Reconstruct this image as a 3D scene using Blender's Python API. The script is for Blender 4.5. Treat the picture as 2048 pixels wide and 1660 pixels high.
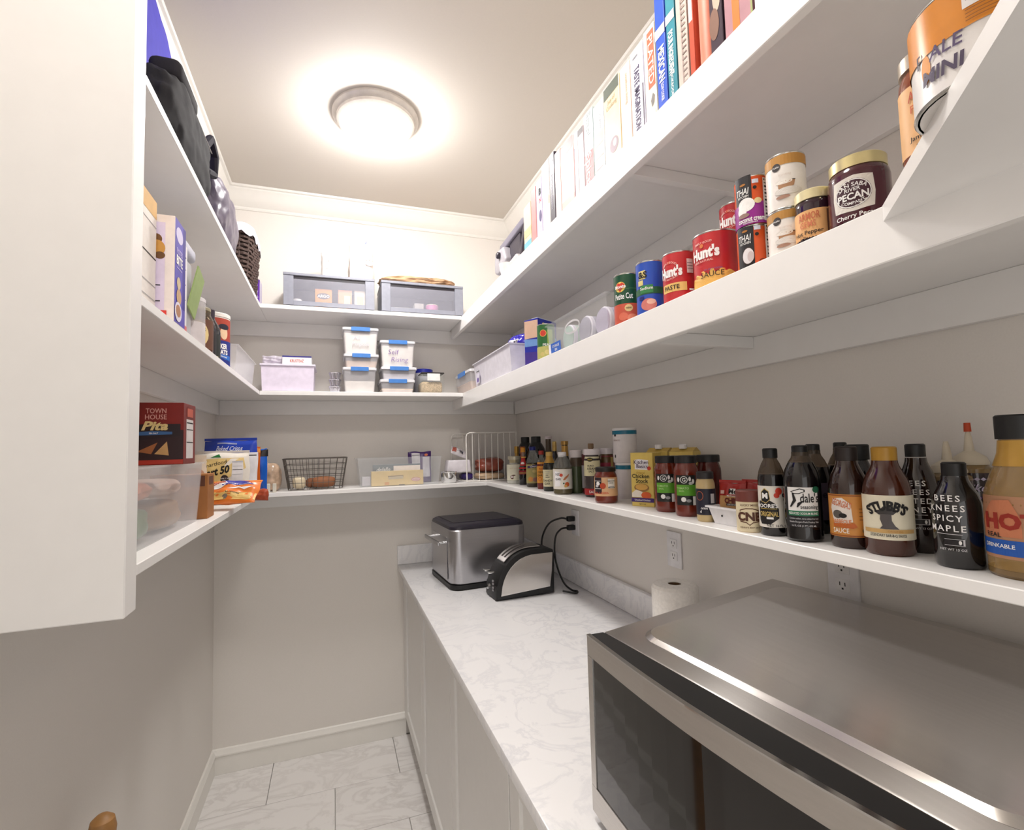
import bpy, bmesh, math, random
from mathutils import Vector, Matrix
for o in list(bpy.data.objects): bpy.data.objects.remove(o, do_unlink=True)
SC = bpy.context.scene
COL = SC.collection
PI = math.pi
R = math.radians
random.seed(7)

# ------------------------------------------------------------------ camera
cam_data = bpy.data.cameras.new('camera')
cam_data.sensor_fit = 'HORIZONTAL'; cam_data.sensor_width = 36.0
cam_data.lens = 1000.0 / 2048 * 36.0
cam_data.clip_start = 0.02
cam = bpy.data.objects.new('camera', cam_data); COL.objects.link(cam)
YAW, PITCH, ROLL = .3445, .0619, -.0268
cy, sy, cp, sp = math.cos(YAW), math.sin(YAW), math.cos(PITCH), math.sin(PITCH)
FW = Vector((sy*cp, cy*cp, sp)); RT = Vector((cy, -sy, 0)); UP = RT.cross(FW)
RT, UP = math.cos(ROLL)*RT + math.sin(ROLL)*UP, -math.sin(ROLL)*RT + math.cos(ROLL)*UP
mw = Matrix((RT, UP, -FW)).transposed().to_4x4(); mw.translation = Vector((.5605, 0, 1.5536))
cam.matrix_world = mw
SC.camera = cam
# ------------------------------------------------------------------ light and exposure
SC.view_settings.view_transform = 'Standard'
try: SC.view_settings.look = 'None'
except Exception: pass
SC.view_settings.exposure = 1.36
SC.view_settings.gamma = 1.0
SC.view_settings.use_curve_mapping = False
wd = bpy.data.worlds.new('world'); SC.world = wd; wd.use_nodes = True
WORLD_STRENGTH = 0.6
wd.node_tree.nodes['Background'].inputs[0].default_value = (1.0, .965, .93, 1)
wd.node_tree.nodes['Background'].inputs[1].default_value = WORLD_STRENGTH
LAMP_STRENGTH = 34.0

# ------------------------------------------------------------------ room sizes (metres)
W, D, H = 1.6233, 2.8857, 2.94
Z1, Z2, Z3 = 1.3655, 1.8433, 2.2591
TH = .02
LX, BY, RX, RX1 = .2377, 2.5867, 1.2143, 1.3357
ZC = .914
YN = -.60
EYE = (.5605, 0.0)

# ------------------------------------------------------------------ materials
def lin(c):
    r = []
    for v in c[:3]:
        v /= 255.0
        r.append(v/12.92 if v <= .04045 else ((v+.055)/1.055)**2.4)
    return (*r, 1.0)
MATS = {}
def M(name, c, rough=.5, metal=0.0, var=.06, scale=40, bump=0.0, clear=0.0, spec=.5, coat=0.0, emit=None, trans_col=None):
    """procedural Principled material: base colour varied by noise, optional bump; clear = share of see-through."""
    if name in MATS: return MATS[name]
    m = bpy.data.materials.new(name); m.use_nodes = True
    nt = m.node_tree; N = nt.nodes; L = nt.links
    b = N['Principled BSDF']
    tc = N.new('ShaderNodeTexCoord'); nz = N.new('ShaderNodeTexNoise')
    nz.inputs['Scale'].default_value = scale; nz.inputs['Detail'].default_value = 3
    L.new(tc.outputs['Object'], nz.inputs['Vector'])
    rp = N.new('ShaderNodeValToRGB'); col = lin(c)
    rp.color_ramp.elements[0].position = .3; rp.color_ramp.elements[1].position = .7
    rp.color_ramp.elements[0].color = tuple(max(0, v*(1-var)) for v in col[:3]) + (1,)
    rp.color_ramp.elements[1].color = tuple(min(1, v*(1+var)) for v in col[:3]) + (1,)
    L.new(nz.outputs['Fac'], rp.inputs['Fac']); L.new(rp.outputs['Color'], b.inputs['Base Color'])
    b.inputs['Roughness'].default_value = rough; b.inputs['Metallic'].default_value = metal
    b.inputs['Specular IOR Level'].default_value = spec
    b.inputs['Coat Weight'].default_value = coat
    if bump:
        bp = N.new('ShaderNodeBump'); bp.inputs['Strength'].default_value = bump; bp.inputs['Distance'].default_value = .002
        L.new(nz.outputs['Fac'], bp.inputs['Height']); L.new(bp.outputs['Normal'], b.inputs['Normal'])
    if emit:
        b.inputs['Emission Color'].default_value = lin(emit[0]); b.inputs['Emission Strength'].default_value = emit[1]
    if clear:
        tr = N.new('ShaderNodeBsdfTransparent'); tr.inputs[0].default_value = lin(trans_col or (255, 255, 255))
        mx = N.new('ShaderNodeMixShader'); mx.inputs[0].default_value = 1-clear
        L.new(tr.outputs[0], mx.inputs[1]); L.new(b.outputs[0], mx.inputs[2])
        L.new(mx.outputs[0], N['Material Output'].inputs['Surface'])
    MATS[name] = m
    return m
def marble(name, base, vein, scale, width, rough, objrand=False):
    m = bpy.data.materials.new(name); m.use_nodes = True
    nt = m.node_tree; N = nt.nodes; L = nt.links; b = N['Principled BSDF']
    tc = N.new('ShaderNodeTexCoord'); vec = tc.outputs['Object']
    if objrand:
        oi = N.new('ShaderNodeObjectInfo'); ad = N.new('ShaderNodeVectorMath'); ad.operation = 'ADD'
        mu = N.new('ShaderNodeVectorMath'); mu.operation = 'SCALE'; mu.inputs[3].default_value = 9
        L.new(oi.outputs['Random'], mu.inputs[0]); L.new(vec, ad.inputs[0]); L.new(mu.outputs[0], ad.inputs[1]); vec = ad.outputs[0]
    n1 = N.new('ShaderNodeTexNoise'); n1.inputs['Scale'].default_value = scale; n1.inputs['Detail'].default_value = 8
    n1.inputs['Roughness'].default_value = .62; n1.inputs['Distortion'].default_value = 1.2
    mp = N.new('ShaderNodeMapping'); mp.inputs['Rotation'].default_value = (0, 0, .6); mp.inputs['Scale'].default_value = (1, 2.0, 1) if objrand else (1, 1, 1)
    L.new(vec, mp.inputs['Vector']); L.new(mp.outputs[0], n1.inputs['Vector'])
    rp = N.new('ShaderNodeValToRGB'); e = rp.color_ramp.elements
    e[0].position = .5-width; e[0].color = lin(base); e[1].position = .5+width; e[1].color = lin(base)
    k = rp.color_ramp.elements.new(.5); k.color = lin(vein)
    L.new(n1.outputs['Fac'], rp.inputs['Fac'])
    n2 = N.new('ShaderNodeTexNoise'); n2.inputs['Scale'].default_value = scale*.6; n2.inputs['Detail'].default_value = 4; L.new(vec, n2.inputs['Vector'])
    mx = N.new('ShaderNodeMix'); mx.data_type = 'RGBA'; mx.inputs[7].default_value = lin(base)
    L.new(n2.outputs['Fac'], mx.inputs[0]); L.new(rp.outputs['Color'], mx.inputs[6]); L.new(mx.outputs[2], b.inputs['Base Color'])
    b.inputs['Roughness'].default_value = rough
    MATS[name] = m; return m
def steel(name, c, rough, axis, aniso=.6, tan=(1, 0, 0)):
    m = M(name, c, rough, 1.0, var=.03)
    nt = m.node_tree; N = nt.nodes; L = nt.links; b = N['Principled BSDF']
    nz = [n for n in N if n.type == 'TEX_NOISE'][0]; tc = [n for n in N if n.type == 'TEX_COORD'][0]
    mp = N.new('ShaderNodeMapping'); s = [260, 260, 260]; s[axis] = 3; mp.inputs['Scale'].default_value = s
    L.new(tc.outputs['Object'], mp.inputs['Vector']); L.new(mp.outputs[0], nz.inputs['Vector']); nz.inputs['Scale'].default_value = 1
    bp = N.new('ShaderNodeBump'); bp.inputs['Strength'].default_value = .06; bp.inputs['Distance'].default_value = .001
    L.new(nz.outputs['Fac'], bp.inputs['Height']); L.new(bp.outputs['Normal'], b.inputs['Normal'])
    b.inputs['Anisotropic'].default_value = aniso
    cx_ = N.new('ShaderNodeCombineXYZ')
    for i in range(3): cx_.inputs[i].default_value = tan[i]
    L.new(cx_.outputs[0], b.inputs['Tangent'])
    return m
wallp = M('wall_paint', (229, 224, 218), .75, var=.015, scale=300, bump=.05)
ceilp = M('ceiling_paint', (209, 202, 193), .8, var=.01, scale=200, bump=.04)
white = M('white_gloss_paint', (241, 239, 237), .32, var=.01, scale=20)
trimw = M('trim_paint', (236, 233, 227), .35, var=.01, scale=20)
cabp = M('cabinet_paint', (232, 230, 227), .38, var=.01)
quartz = marble('quartz_counter', (240, 239, 240), (216, 216, 221), 5.5, .04, .22)
tilem = marble('marble_tile', (238, 235, 233), (206, 201, 198), 3.2, .06, .28, True)
grout = M('grout', (206, 202, 197), .9)
ssteel = steel('brushed_steel', (206, 202, 198), .27, 1, .85)
ssteel2 = steel('brushed_steel_dark', (176, 175, 178), .30, 0, .5, (0, 0, 1))
chrome = M('chrome', (215, 215, 215), .12, 1.0, var=.01)
tin = M('tin_metal', (205, 204, 200), .25, 1.0, var=.03)
goldlid = M('gold_lid', (214, 196, 140), .3, .8, var=.04)
blackp = M('black_plastic', (10, 10, 12), .45)
blackg = M('black_glass', (10, 9, 11), .06, coat=.5)
creamp = M('cream', (236, 222, 190), .6); whitep = M('white_plastic', (236, 234, 236), .35)
paper = M('white_paper', (240, 238, 234), .8); ink = M('black_ink', (20, 18, 20), .7); winkm = M('white_ink', (244, 242, 240), .6)
clearp = M('clear_plastic', (232, 234, 236), .22, clear=.86, var=.02)
frost = M('frosted_plastic', (236, 234, 238), .35, clear=.62, var=.02)
clearglass = M('clear_glass', (205, 208, 200), .08, clear=.82, var=.02)
wire_w = M('white_wire', (236, 232, 226), .4); wire_d = M('dark_wire', (104, 98, 92), .4, .5)
def S(*c, **k):    # quick plain colour
    return M('c_%d_%d_%d%s' % (*c, ''.join(f'_{a}{b}' for a, b in k.items())), c, **k)

# ------------------------------------------------------------------ mesh helpers
class MB:
    def __init__(s): s.v = []; s.f = []
    def add(s, vs, fs):
        n = len(s.v); s.v += [tuple(v) for v in vs]; s.f += [tuple(i+n for i in f) for f in fs]; return s
    def bm(s, b):
        b.verts.ensure_lookup_table(); b.verts.index_update()
        s.add([v.co[:] for v in b.verts], [[v.index for v in f.verts] for f in b.faces]); b.free(); return s
    def box(s, x0, y0, z0, x1, y1, z1, bev=0.0, seg=2):
        b = bmesh.new(); bmesh.ops.create_cube(b, size=1)
        for v in b.verts: v.co = Vector(((x0+x1)/2+v.co.x*(x1-x0), (y0+y1)/2+v.co.y*(y1-y0), (z0+z1)/2+v.co.z*(z1-z0)))
        if bev: bmesh.ops.bevel(b, geom=b.edges[:], offset=bev, segments=seg, affect='EDGES', profile=.5)
        return s.bm(b)
    def lathe(s, prof, n=40, c=(0, 0), z=0):
        rings = []
        for r, h in prof:
            if r < 1e-5: rings.append([len(s.v)]); s.v.append((c[0], c[1], z+h))
            else:
                rings.append(list(range(len(s.v), len(s.v)+n)))
                for i in range(n):
                    a = 2*PI*i/n; s.v.append((c[0]+r*math.cos(a), c[1]+r*math.sin(a), z+h))
        for A, B in zip(rings, rings[1:]):
            for i in range(n):
                j = (i+1) % n
                if len(A) == 1 and len(B) == 1: continue
                if len(A) == 1: s.f.append((A[0], B[j], B[i]))
                elif len(B) == 1: s.f.append((A[i], A[j], B[0]))
                else: s.f.append((A[i], A[j], B[j], B[i]))
        return s
    def tube(s, pts, r, n=8, cyc=False):
        pts = [Vector(p) for p in pts]; m = len(pts); rings = []
        prev = None
        for i, p in enumerate(pts):
            a = pts[i-1] if i > 0 or cyc else p; b = pts[(i+1) % m] if i < m-1 or cyc else p
            t = (b-a).normalized()
            ref = prev if prev is not None else (Vector((0, 0, 1)) if abs(t.z) < .9 else Vector((1, 0, 0)))
            u = (ref - t*ref.dot(t)).normalized(); prev = u; w = t.cross(u)
            rr = r[i] if isinstance(r, (list, tuple)) else r
            rings.append(len(s.v))
            for k in range(n):
                an = 2*PI*k/n; s.v.append(tuple(p+(u*math.cos(an)+w*math.sin(an))*rr))
        for i in range(m if cyc else m-1):
            A = rings[i]; B = rings[(i+1) % m]
            for k in range(n): s.f.append((A+k, A+(k+1) % n, B+(k+1) % n, B+k))
        if not cyc:
            s.f.append(tuple(rings[0]+k for k in reversed(range(n)))); s.f.append(tuple(rings[-1]+k for k in range(n)))
        return s
    def prism(s, poly, axis, a, b):
        """poly of 2D points extruded along axis from a to b (axis 0:x -> poly is (y,z), 1:y -> (x,z), 2:z -> (x,y))"""
        n = len(poly)
        def p3(q, t): return (t, q[0], q[1]) if axis == 0 else ((q[0], t, q[1]) if axis == 1 else (q[0], q[1], t))
        vs = [p3(q, a) for q in poly]+[p3(q, b) for q in poly]
        return s.add(vs, [tuple(range(n)), tuple(range(2*n-1, n-1, -1))]+[(i, i+n, (i+1) % n+n, (i+1) % n) for i in range(n)])
    def rprism(s, poly, axis, a, b, bev, seg=3):
        t = MB().prism(poly, axis, a, b); bm_ = bmesh.new(); me = t.mesh('t'); bm_.from_mesh(me); bpy.data.meshes.remove(me)
        bmesh.ops.recalc_face_normals(bm_, faces=bm_.faces[:])
        bmesh.ops.bevel(bm_, geom=bm_.edges[:], offset=bev, segments=seg, affect='EDGES', profile=.5)
        return s.bm(bm_)
    def xf(s, mtx):
        s.v = [tuple(mtx @ Vector(v)) for v in s.v]; return s
    def mesh(s, name):
        me = bpy.data.meshes.new(name); me.from_pydata(s.v, [], s.f); me.validate(); me.update(); return me
def O(name, mb, mat, parent=None, smooth=35, label=None, loc=None, fix=True):
    me = mb.mesh(name)
    if fix:
        b = bmesh.new(); b.from_mesh(me); bmesh.ops.recalc_face_normals(b, faces=b.faces[:]); b.to_mesh(me); b.free()
    if smooth:
        me.polygons.foreach_set('use_smooth', [True]*len(me.polygons))
        me.set_sharp_from_angle(angle=R(smooth))
    me.materials.append(mat)
    o = bpy.data.objects.new(name, me); COL.objects.link(o)
    if parent: o.parent = parent
    if loc: o.location = loc
    if label: o['label'] = label
    return o
def tag(o, label, cat, group=None):
    o['label'] = label; o['category'] = cat
    if group: o['group'] = group
    return o
def T(name, label, cat, loc=(0, 0, 0), rz=0, group=None):
    o = bpy.data.objects.new(name, None); COL.objects.link(o); o.empty_display_size = .05
    o.location = loc; o.rotation_euler = (0, 0, rz)
    return tag(o, label, cat, group)
def struct(name, mb, mat, parent=None, smooth=0):
    o = O(name, mb, mat, parent, smooth)
    if not parent: o['kind'] = 'structure'
    return o
# --- prints: lettering and flat marks laid on a surface through a mapping (u, v, lift) -> point
TXT = {}
def text2d(s, shear=0.0, bold=0.0, space=1.0):
    k = (s, shear, bold, space)
    if k in TXT: return TXT[k]
    cu = bpy.data.curves.new('t', 'FONT'); cu.body = s; cu.size = 1; cu.resolution_u = 2; cu.shear = shear; cu.offset = bold; cu.space_character = space
    ob = bpy.data.objects.new('t', cu); COL.objects.link(ob)
    dg = bpy.context.evaluated_depsgraph_get(); ev = ob.evaluated_get(dg); me = ev.to_mesh()
    b = bmesh.new(); b.from_mesh(me); ev.to_mesh_clear()
    bmesh.ops.triangulate(b, faces=b.faces[:])
    for _ in range(2):
        es = [e for e in b.edges if e.calc_length() > .22]
        if es: bmesh.ops.subdivide_edges(b, edges=es, cuts=1); bmesh.ops.triangulate(b, faces=b.faces[:])
    bpy.data.objects.remove(ob); bpy.data.curves.remove(cu)
    v = [(q.co.x, q.co.y) for q in b.verts]; b.verts.index_update(); f = [[q.index for q in p.verts] for p in b.faces]; b.free()
    if not v: v = [(0, 0)]
    x0 = min(a[0] for a in v); x1 = max(a[0] for a in v)
    v = [((a[0]-(x0+x1)/2), a[1]-.34) for a in v]
    TXT[k] = (v, f, x1-x0); return TXT[k]
def prints(parent, mp, items, name='print_patch'):
    """items: ('t',s,x,y,h,mat[,opts]) ('r',x,y,w,h,mat) ('e',x,y,rx,ry,mat) ('p',pts,mat) ('o',x,y,rx,ry,wd,mat)"""
    groups = {}
    for i, it in enumerate(items):
        lift = .0004+.00012*i
        if it[0] == 't':
            _, s, x, y, h, mat = it[:6]; op = it[6] if len(it) > 6 else {}
            v, f, w = text2d(s, op.get('shear', 0), op.get('bold', .012), op.get('space', 1.0))
            k = h/.70; kx = k
            if op.get('w'): kx = op['w']/w
            ca, sa = math.cos(R(op.get('rot', 0))), math.sin(R(op.get('rot', 0)))
            arc = op.get('arc', 0)
            vs = []
            for a, b in v:
                a *= kx; b *= k
                if arc: a, b = (arc+b)*math.sin(a/arc), (arc+b)*math.cos(a/arc)-arc
                vs.append((x+a*ca-b*sa, y+a*sa+b*ca))
            nm = 'lettering'; lift += .0004
        elif it[0] == 'r':
            _, x, y, w, h, mat = it; nx = max(1, int(abs(w)/.004)); ny = max(1, int(abs(h)/.006)); nx = min(nx, 40); ny = min(ny, 20)
            vs = [(x-w/2+w*a/nx, y-h/2+h*b/ny) for b in range(ny+1) for a in range(nx+1)]
            f = [(b*(nx+1)+a, b*(nx+1)+a+1, (b+1)*(nx+1)+a+1, (b+1)*(nx+1)+a) for b in range(ny) for a in range(nx)]; nm = name
        elif it[0] == 'e':
            _, x, y, rx, ry, mat = it; n = 20; K = max(2, int(max(rx, ry)/.005)); vs = [(x, y)]+[(x+rx*q/K*math.cos(2*PI*a/n), y+ry*q/K*math.sin(2*PI*a/n)) for q in range(1, K+1) for a in range(n)]
            f = [(0, 1+a, 1+(a+1) % n) for a in range(n)]+[(1+k*n+a, 1+k*n+n+a, 1+k*n+n+(a+1) % n, 1+k*n+(a+1) % n) for k in range(K-1) for a in range(n)]; nm = name
        elif it[0] == 'o':
            _, x, y, rx, ry, wd, mat = it; n = 28; vs = [(x+(rx-q)*math.cos(2*PI*a/n), y+(ry-q)*math.sin(2*PI*a/n)) for q in (0, wd) for a in range(n)]
            f = [(a, (a+1) % n, n+(a+1) % n, n+a) for a in range(n)]; nm = name
        else:
            _, pts, mat = it; pts = [(q[0]+(w_[0]-q[0])*k/4, q[1]+(w_[1]-q[1])*k/4) for q, w_ in zip(pts, pts[1:]+pts[:1]) for k in range(4)]; K = 5; n = len(pts); cx = sum(q[0] for q in pts)/n; cz = sum(q[1] for q in pts)/n
            vs = [(cx, cz)]+[(cx+(q[0]-cx)*k/K, cz+(q[1]-cz)*k/K) for k in range(1, K+1) for q in pts]
            f = [(0, 1+a, 1+(a+1) % n) for a in range(n)]+[(1+k*n+a, 1+k*n+n+a, 1+k*n+n+(a+1) % n, 1+k*n+(a+1) % n) for k in range(K-1) for a in range(n)]; nm = name
        g = groups.setdefault((nm, mat.name), MB())
        g.add([mp(a, b, lift) for a, b in vs], f)
    out = []
    for (nm, mn), g in groups.items(): out.append(O(nm, g, MATS[mn], parent, smooth=0, fix=False))
    return out
def cylmap(r, phi, z0=0.0, c=(0, 0)):
    return lambda u, v, l: (c[0]+(r+l)*math.cos(phi+u/r), c[1]+(r+l)*math.sin(phi+u/r), z0+v)
def flatmap(o, right, up):
    o = Vector(o); right = Vector(right).normalized(); up = Vector(up).normalized(); n = right.cross(up)
    return lambda u, v, l: tuple(o+right*u+up*v+n*l)
def face(x, y): return math.atan2(EYE[1]-y, EYE[0]-x)

# ================================================================== ROOM SHELL
struct('wall_left', MB().box(-.1, YN, 0, 0, D+.1, H), wallp)
struct('wall_right', MB().box(W, YN, 0, W+.1, D+.1, H), wallp)
struct('wall_back', MB().box(0, D, 0, W, D+.1, H), wallp)
fw_ = MB().box(-.1, YN-.1, 0, .04, YN, H).box(1.00, YN-.1, 0, W+.1, YN, H).box(.04, YN-.1, 2.20, 1.00, YN, H)
struct('wall_front', fw_, wallp)
struct('ceiling', MB().box(-.1, YN, H, W+.1, D+.1, H+.1), ceilp)
fl = struct('floor', MB().box(-.1, YN, -.05, W+.1, D+.1, -.012), grout)
tl, tw_, gp = .583, .315, .003
tmb = MB().box(-tl/2+gp/2, -tw_/2+gp/2, -.012, tl/2-gp/2, tw_/2-gp/2, 0, .0012, 1)
tme = None
row = 0; y = D-.012
while y > .9:
    x = .274 if row % 2 == 0 else .562
    x -= tl
    while x < 1.05:
        x0, x1 = max(x, 0.0), min(x+tl, 1.05)
        if x1-x0 > .02:
            if x0 == x and x1 == x+tl:
                if tme is None:
                    t = O('tile', tmb, tilem, fl, 0); tme = t.data
                else:
                    t = bpy.data.objects.new('tile', tme); COL.objects.link(t); t.parent = fl
                t.location = (x+tl/2, y-tw_/2, 0)
            else:
                O('tile', MB().box(x0-(x0+x1)/2+gp/2, -tw_/2+gp/2, -.012, x1-(x0+x1)/2-gp/2, tw_/2-gp/2, 0, .0012, 1), tilem, fl, 0, loc=((x0+x1)/2, y-tw_/2, 0))
        x += tl
    y -= tw_; row += 1
# baseboards: moulded profile (d from wall, z)
bb = [(0, 0), (.014, 0), (.014, .082), (.018, .086), (.018, .092), (.011, .104), (.008, .113), (.004, .117), (0, .117)]
def run(prof, side, y0):
    m = MB(); n = len(prof)
    for d, z in prof:
        if side == 'left': m.v += [(d, y0, z), (d, D-d, z)]
        elif side == 'right': m.v += [(W-d, y0, z), (W-d, D-d, z)]
        else: m.v += [(d, D-d, z), (W-d, D-d, z)]
    for i in range(n):
        j = (i+1) % n; m.f.append((2*i, 2*i+1, 2*j+1, 2*j))
    m.f.append(tuple(2*i for i in range(n))); m.f.append(tuple(2*i+1 for i in range(n)))
    return m
struct('baseboard_left', run(bb, 'left', YN), trimw, smooth=25)
bk = MB()
for d, z in bb: bk.v += [(d, D-d, z), (.93, D-d, z)]
n = len(bb)
for i in range(n): bk.f.append((2*i, 2*i+1, 2*((i+1) % n)+1, 2*((i+1) % n)))
bk.f.append(tuple(2*i+1 for i in range(n)))
struct('baseboard_back', bk, trimw, smooth=25)
cr = [(0, H-.105), (.006, H-.105), (.010, H-.098), (.010, H-.090), (.018, H-.084), (.030, H-.074), (.042, H-.058), (.052, H-.040), (.060, H-.028), (.066, H-.020), (.066, H-.012), (.076, H-.010), (.079, H), (0, H)]
for i, s in enumerate(('left', 'back', 'right')): struct('trim_%d' % (i+1), run(cr, s, YN), trimw, smooth=25)

# ================================================================== SHELVES
def board(m, x0, y0, x1, y1, z): return m.box(x0, y0, z-TH, x1, y1, z, .0015, 1)
YP = 1.055
lv = [(Z1, 'lowest', 'holding the cracker bin and snack bags'), (Z2, 'middle', 'holding cereal boxes and the oats canister'), (Z3, 'top', 'holding the blue bag and grey bag')]
for z, nm, what in lv:
    t = T('wall_shelf', f'{nm} white painted shelf along the left wall, {what}', 'shelf', (0, 0, 0))
    O('board', board(MB(), .0005, YP+.0005, LX, D-.0005, z), white, t, 0)
    O('cleat', MB().box(.0005, YP+.0005, z-TH-.075, .019, D-.002, z-TH-.0002, .001, 1), white, t, 0)
wb = ['holding the dark wire basket', 'holding the flour boxes with blue latches', 'holding the two grey drawer bins']
for (z, nm, _), what in zip(lv, wb):
    t = T('wall_shelf', f'{nm} white painted shelf on the back wall, {what}', 'shelf', (0, 0, 0))
    xr = (RX1 if z == Z1 else RX)
    O('board', board(MB(), LX+.0004, BY, xr-.0004, D-.0005, z), white, t, 0)
    O('cleat', MB().box(.0195, D-.019, z-TH-.075, W-.0205, D-.0005, z-TH-.0002, .001, 1), white, t, 0)
YR = -.55
t = T('wall_shelf', 'lowest white painted shelf along the right wall, holding sauce bottles and jars', 'shelf')
O('board', board(MB(), RX1, YR, W-.0005, D-.0005, Z1), white, t, 0)
O('cleat', MB().box(W-.019, YR, Z1-TH-.03, W-.0005, D-.002, Z1-TH-.0002, .001, 1), white, t, 0)
for z, nm, what in ((Z2, 'middle', 'holding canned goods'), (Z3, 'top', 'holding a row of cookbooks')):
    t = T('wall_shelf', f'{nm} white shelf with deep lip along the right wall, {what}', 'shelf')
    O('board', MB().box(RX+.0192, YR, z-TH, W-.0005, D-.0005, z, .001, 1), white, t, 0)
    O('fascia', MB().box(RX, YR, z-.0724, RX+.019, D-.0195 if False else BY+.25, z, .0015, 1), white, t, 0)
    O('cleat', MB().box(W-.019, YR, z-TH-.078, W-.0005, D-.02, z-TH-.0002, .001, 1), white, t, 0)
    for yy in (1.02,):
        O('support_rib', MB().box(RX+.0195, yy-.01, z-TH-.03, W-.0195, yy+.01, z-TH-.0003, .001, 1), white, t, 0)
# angled corner board that continues the middle right shelf toward the doorway
t = T('corner_shelf_board', 'angled white corner shelf board at upper right, under the white tin', 'shelf')
yc = .418
O('board', MB().prism([(RX+.0, yc), (RX+.0, YR), (RX-.9, YR), (RX-.9+.0, yc-.9+.02)][:3] + [(RX-.55, yc-.55)], 2, Z2-TH, Z2), white, t, 0)
# end panel of the left shelves
t = T('end_panel', 'tall white end panel closing the left shelves at the left of the photo', 'panel')
O('board', MB().box(.0005, 1.003, 1.288, LX, YP, H-.106, .002, 1), white, t, 0)

# ================================================================== BASE CABINETS, COUNTER
CX = .9238
units = [(D-.001, 2.30), (2.298, 1.70), (1.698, 1.10), (1.098, .30)]
for i, (y1, y0) in enumerate(units):
    t = T('base_cabinet', ['white base cabinet below the bread maker, against the back wall', 'white base cabinet below the toaster, second from the back wall', 'white base cabinet third from the back wall, left of the microwave', 'white base cabinet beneath the microwave'][i], 'cabinet', (0, 0, 0))
    O('body', MB().box(CX+.021, y0, .10, W-.001, y1, ZC-.031, .001, 1), cabp, t, 0)
    O('toe_kick', MB().box(CX+.075, y0, 0.0005, W-.001, y1, .0995), cabp, t, 0)
    d0, d1, b0, b1 = y0+.003, y1-.003, .104, ZC-.036
    if i == 0: d1 = y1-.05
    g = .062
    dr = O('door', MB().box(CX+.008, d0+g-.002, b0+g-.002, CX+.016, d1-g+.002, b1-g+.002), cabp, t, 0)
    O('stile', MB().box(CX, d0, b0, CX+.02, d0+g, b1, .0015, 1), cabp, dr, 0)
    O('stile', MB().box(CX, d1-g, b0, CX+.02, d1, b1, .0015, 1), cabp, dr, 0)
    O('rail', MB().box(CX, d0+g, b0, CX+.02, d1-g, b0+g, .0015, 1), cabp, dr, 0)
    O('rail', MB().box(CX, d0+g, b1-g, CX+.02, d1-g, b1, .0015, 1), cabp, dr, 0)
    if i == 0: O('filler_strip', MB().box(CX+.001, d1+.003, .104, CX+.02, y1, ZC-.036, .001, 1), cabp, t, 0)
ct = T('countertop', 'white veined quartz countertop along the right wall', 'countertop')
O('slab', MB().box(W-.7295, .25, ZC-.03, W-.001, D-.001, ZC, .003, 2), quartz, ct)
O('backsplash', MB().box(W-.021, .25, ZC+.0002, W-.001, D-.001, ZC+.1017, .002, 1), quartz, ct, 0)
O('backsplash', MB().box(W-.7295, D-.021, ZC+.0002, W-.0215, D-.001, ZC+.1017, .002, 1), quartz, ct, 0)

# ================================================================== CEILING LAMP
ringm = M('lamp_ring', (205, 198, 190), .35, .3)
glow = M('lamp_glow', (255, 250, 240), .4, emit=((255, 252, 249), LAMP_STRENGTH))
glow2 = M('lamp_glow_dim', (255, 250, 240), .4, emit=((255, 250, 244), LAMP_STRENGTH*.68))
for ly, lb in ((2.065, 'round flush ceiling lamp with glowing white dome and pale metal ring'), (.72, 'second round flush ceiling lamp, nearer the doorway, above the microwave')):
    t = T('ceiling_lamp', lb, 'lamp', (.735, ly, H), 0, 'flush ceiling lamps')
    O('ring', MB().lathe([(0, -.0005), (.172, -.0005), (.174, -.012), (.166, -.022), (.158, -.026), (.156, -.036), (.144, -.046), (.138, -.046), (.138, -.03), (0, -.03)], 64), ringm, t)
    O('dome', MB().lathe([(.1375, -.0465)]+[(.1375*math.cos(a), -.0465-.080*math.sin(a)) for a in [R(q) for q in range(8, 90, 8)]]+[(0, -.1265)], 64), glow if ly > 1 else glow2, t, 60)


# ================================================================== ROUND CONTAINERS
PROF = {
 'sauce': [(0, 0), (.90, 0), (1, .025), (1, .56), (.97, .62), (.85, .70), (.62, .78), (.48, .84), (.44, .90), (.44, .93)],
 'soft': [(0, 0), (.88, 0), (1, .03), (1, .60), (.98, .66), (.88, .74), (.68, .82), (.50, .87), (.46, .90), (.46, .93)],
 'stubb': [(0, 0), (.90, 0), (1, .03), (1, .56), (.97, .62), (.86, .70), (.66, .78), (.55, .83), (.52, .87)],
 'long': [(0, 0), (.90, 0), (1, .02), (1, .50), (.93, .58), (.70, .66), (.46, .73), (.40, .80), (.40, .95)],
 'jar': [(0, 0), (.88, 0), (.97, .03), (1, .07), (1, .70), (.97, .77), (.86, .84), (.82, .87), (.82, .93)],
 'tin': [(0, 0), (.97, 0), (.97, .012), (1, .02), (1, .97), (.97, .985), (.97, .99)],
 'cyl': [(0, 0), (.98, 0), (1, .01), (1, .9), (.98, .93)],
 'squeeze': [(0, 0), (.90, 0), (1, .02), (1, .72), (.97, .78), (.80, .80), (.75, .82)],
 'tallneck': [(0, 0), (.90, 0), (1, .02), (1, .40), (.9, .48), (.55, .60), (.40, .70), (.38, .8), (.38, .94)],
 'big': [(0, 0), (.92, 0), (1, .02), (1, .45), (.97, .52), (.80, .62), (.58, .72), (.50, .80), (.50, .88)],
}
def interp(prof, z):
    for (r0, a), (r1, b) in zip(prof, prof[1:]):
        if a <= z <= b and b > a: return r0+(r1-r0)*(z-a)/(b-a)
    return prof[-1][0]
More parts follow.
